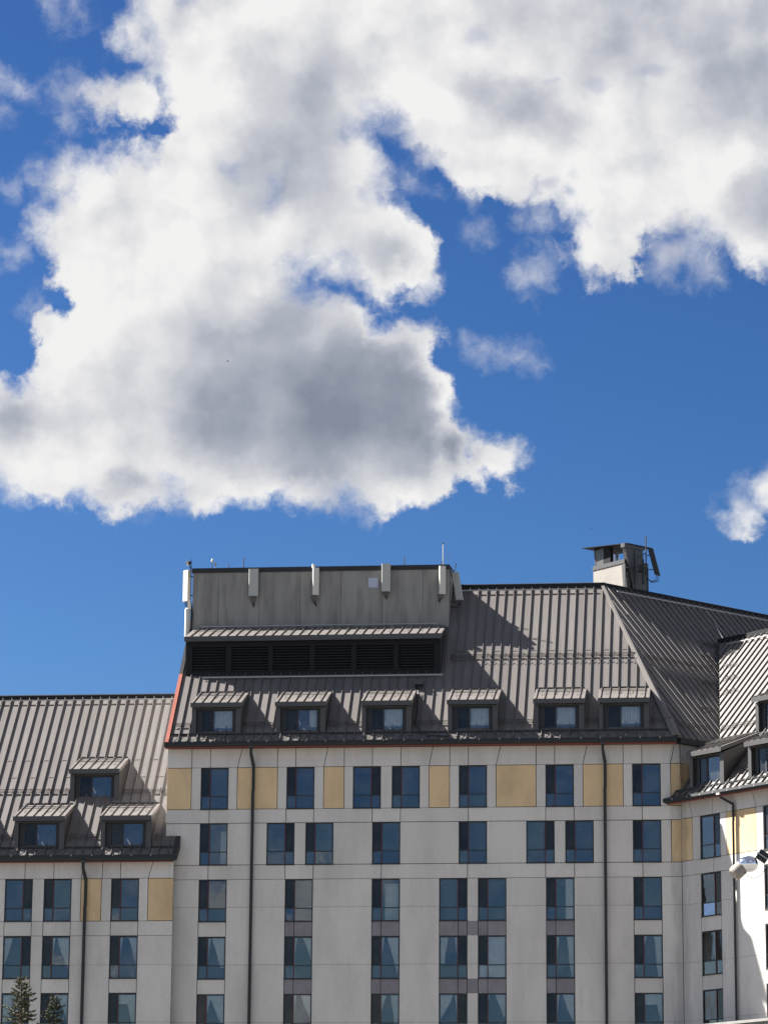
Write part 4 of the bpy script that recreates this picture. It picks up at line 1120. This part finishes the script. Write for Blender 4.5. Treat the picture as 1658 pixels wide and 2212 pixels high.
hd = Matrix.Translation(Vector((18.44, -150.29, 5.72)) - Vector((18.9, -150.2, 0)))
ax1 = Vector((-.70, -.25, -.66)).normalized()
T1 = hd @ ax1.to_track_quat('Z', 'Y').to_matrix().to_4x4()
lathe([(.0, .062), (.085, .066), (.11, .062), (.125, .045)], 28).build('lamp_housing', M['beige'], t, T1, smooth=False)
lathe([(.002, .064), (.088, .0675)], 6)
ax2 = Vector((.93, -.2, .05)).normalized()
T2 = hd @ Matrix.Translation((-.012, 0, .012)) @ ax2.to_track_quat('Z', 'X').to_matrix().to_4x4()
lathe([(-.02, .055), (.02, .066), (.06, .072), (.095, .068), (.125, .05), (.14, .02)], 32).build('reflector_hood', M['chrome'], t, T2, smooth=True)
MB().box(-.045, .05, -.05, .03, -.045, .04).build('clamp', M['dark'], t, hd @ Matrix.Translation((.17, 0, .085)) @ Matrix.Rotation(R(35), 4, 'Y'))
MB().box(-.05, .055, -.056, .036, -.006, .004).build('cable_tie', M['rail'], t, hd @ Matrix.Translation((.165, 0, .085)) @ Matrix.Rotation(R(35), 4, 'Y'))
MB().tube([(-.0, -.05, -.05), (.04, -.06, -.10), (.1, -.05, -.115), (.16, -.03, -.08), (.2, 0, 0)], .003, 5).build('loop_cable', M['cable'], t, hd)
MB().tube([(.215, -.03, .0), (.235, -.03, -.02), (.235, -.03, -.05), (.215, -.03, -.06)], .01, 6).build('white_clip', M['white'], t, hd)

# ------------------------------------------------------------------ spruces
def spruce(label, x, y, h, spread, m, seed):
    rd = random.Random(seed)
    t = thing('spruce_tree', label, 'tree', (x, y, 0), 'spruce tops in front of the left wing')
    MB().tube([(0, 0, 0), (.03, 0, h * .5), (0, 0, h - .5), (0, 0, h)], [.17, .1, .02, .008], 8).build('trunk', M['bark'], t)
    b = MB()
    def tuft(p, dir_, L, wd):
        d1 = (dir_ + Vector((rd.uniform(-.35, .35), rd.uniform(-.35, .35), rd.uniform(-.25, .35)))).normalized()
        s1 = d1.cross(Vector((rd.uniform(-1, 1), rd.uniform(-1, 1), rd.uniform(-1, 1)))).normalized()
        n = len(b.v); b.v += [p - s1 * wd * .4, p + d1 * L * .5 + s1 * wd, p + d1 * L, p + d1 * L * .5 - s1 * wd, p + d1 * L * .45 + d1.cross(s1) * wd]
        b.f += [(n, n + 1, n + 4), (n + 1, n + 2, n + 4), (n + 2, n + 3, n + 4), (n + 3, n, n + 4)]
    z = h
    k_ = 0
    while z > 1.2:
        dt = h - z
        near = dt < 3.2
        L0 = .06 + spread * dt ** .86
        nb = rd.choice((4, 5, 6)) if near else 6
        for i in range(nb):
            a = 2 * math.pi * (i + rd.uniform(-.35, .35)) / nb + k_ * 1.3
            L = L0 * rd.choice((rd.uniform(.35, .8), rd.uniform(.8, 1.15), rd.uniform(1.1, 1.6)))
            tilt = .75 - min(dt * .45, .85) + rd.uniform(-.15, .15)
            d0 = Vector((math.cos(a), math.sin(a), tilt)).normalized()
            nn = max(2, int(L / (.034 if near else .2)))
            for j in range(nn):
                f = (j + 1) / nn; p = Vector((0, 0, z)) + d0 * L * f + Vector((0, 0, -.12 * L * f * f + .10 * L * f ** 4))
                for q in range(4 if near else 3):
                    sd = Vector((-d0.y, d0.x, 0)) * rd.choice((-1, 1))
                    reach = (1 - f) * L * .35
                    pp = p + sd * rd.uniform(0, reach) + Vector((0, 0, rd.uniform(-.03, .02)))
                    tuft(pp, d0 + sd * .7, rd.uniform(.06, .15) if near else rd.uniform(.2, .34), rd.uniform(.010, .02) if near else .06)
        for q in range(6 if near else 2): tuft(Vector((0, 0, z - rd.uniform(0, .08))), Vector((rd.uniform(-1, 1), rd.uniform(-1, 1), .8)), .08, .014)
        z -= rd.uniform(.07, .15) if near else .30; k_ += 1
    b.build('crown', M[m], t)
    return t


spruce('tall olive green spruce top at the lower left corner, the bigger of two', -4.08, -72.9, 12.95, .42, 'needles_a', 5)
spruce('smaller grey green spruce top standing to the right of the bigger spruce', -3.45, -70.7, 12.62, .36, 'needles_b', 11)

# ------------------------------------------------------------------ birds
def bird(label, loc, s, rz):
    t = thing('bird', label, 'bird', loc, 'birds far off in the sky')
    MB().tube([(-.5 * s, 0, 0), (-.2 * s, 0, .02 * s), (.15 * s, 0, .03 * s), (.42 * s, 0, .05 * s), (.5 * s, 0, .05 * s)], [.01 * s, .08 * s, .12 * s, .07 * s, .01 * s], 8).build('body', M['bird'], t, Matrix.Rotation(rz, 4, 'Z'))
    for q in (-1, 1):
        MB().prism([(.18 * s, 0, .05 * s), (.22 * s, q * .5 * s, .18 * s), (.0, q * 1.0 * s, .1 * s), (-.12 * s, q * .45 * s, .14 * s), (-.12 * s, 0, .05 * s)], (0, 0, .015 * s)).build('wing', M['bird'], t, Matrix.Rotation(rz, 4, 'Z'))
bird('tiny dark bird gliding in front of the big left cloud', (1.14, -66.14, 35.39), .10, .5)
bird('tiny dark bird in the open blue sky above the chimney', (12.67, -34.3, 36.77), .09, 1.2)
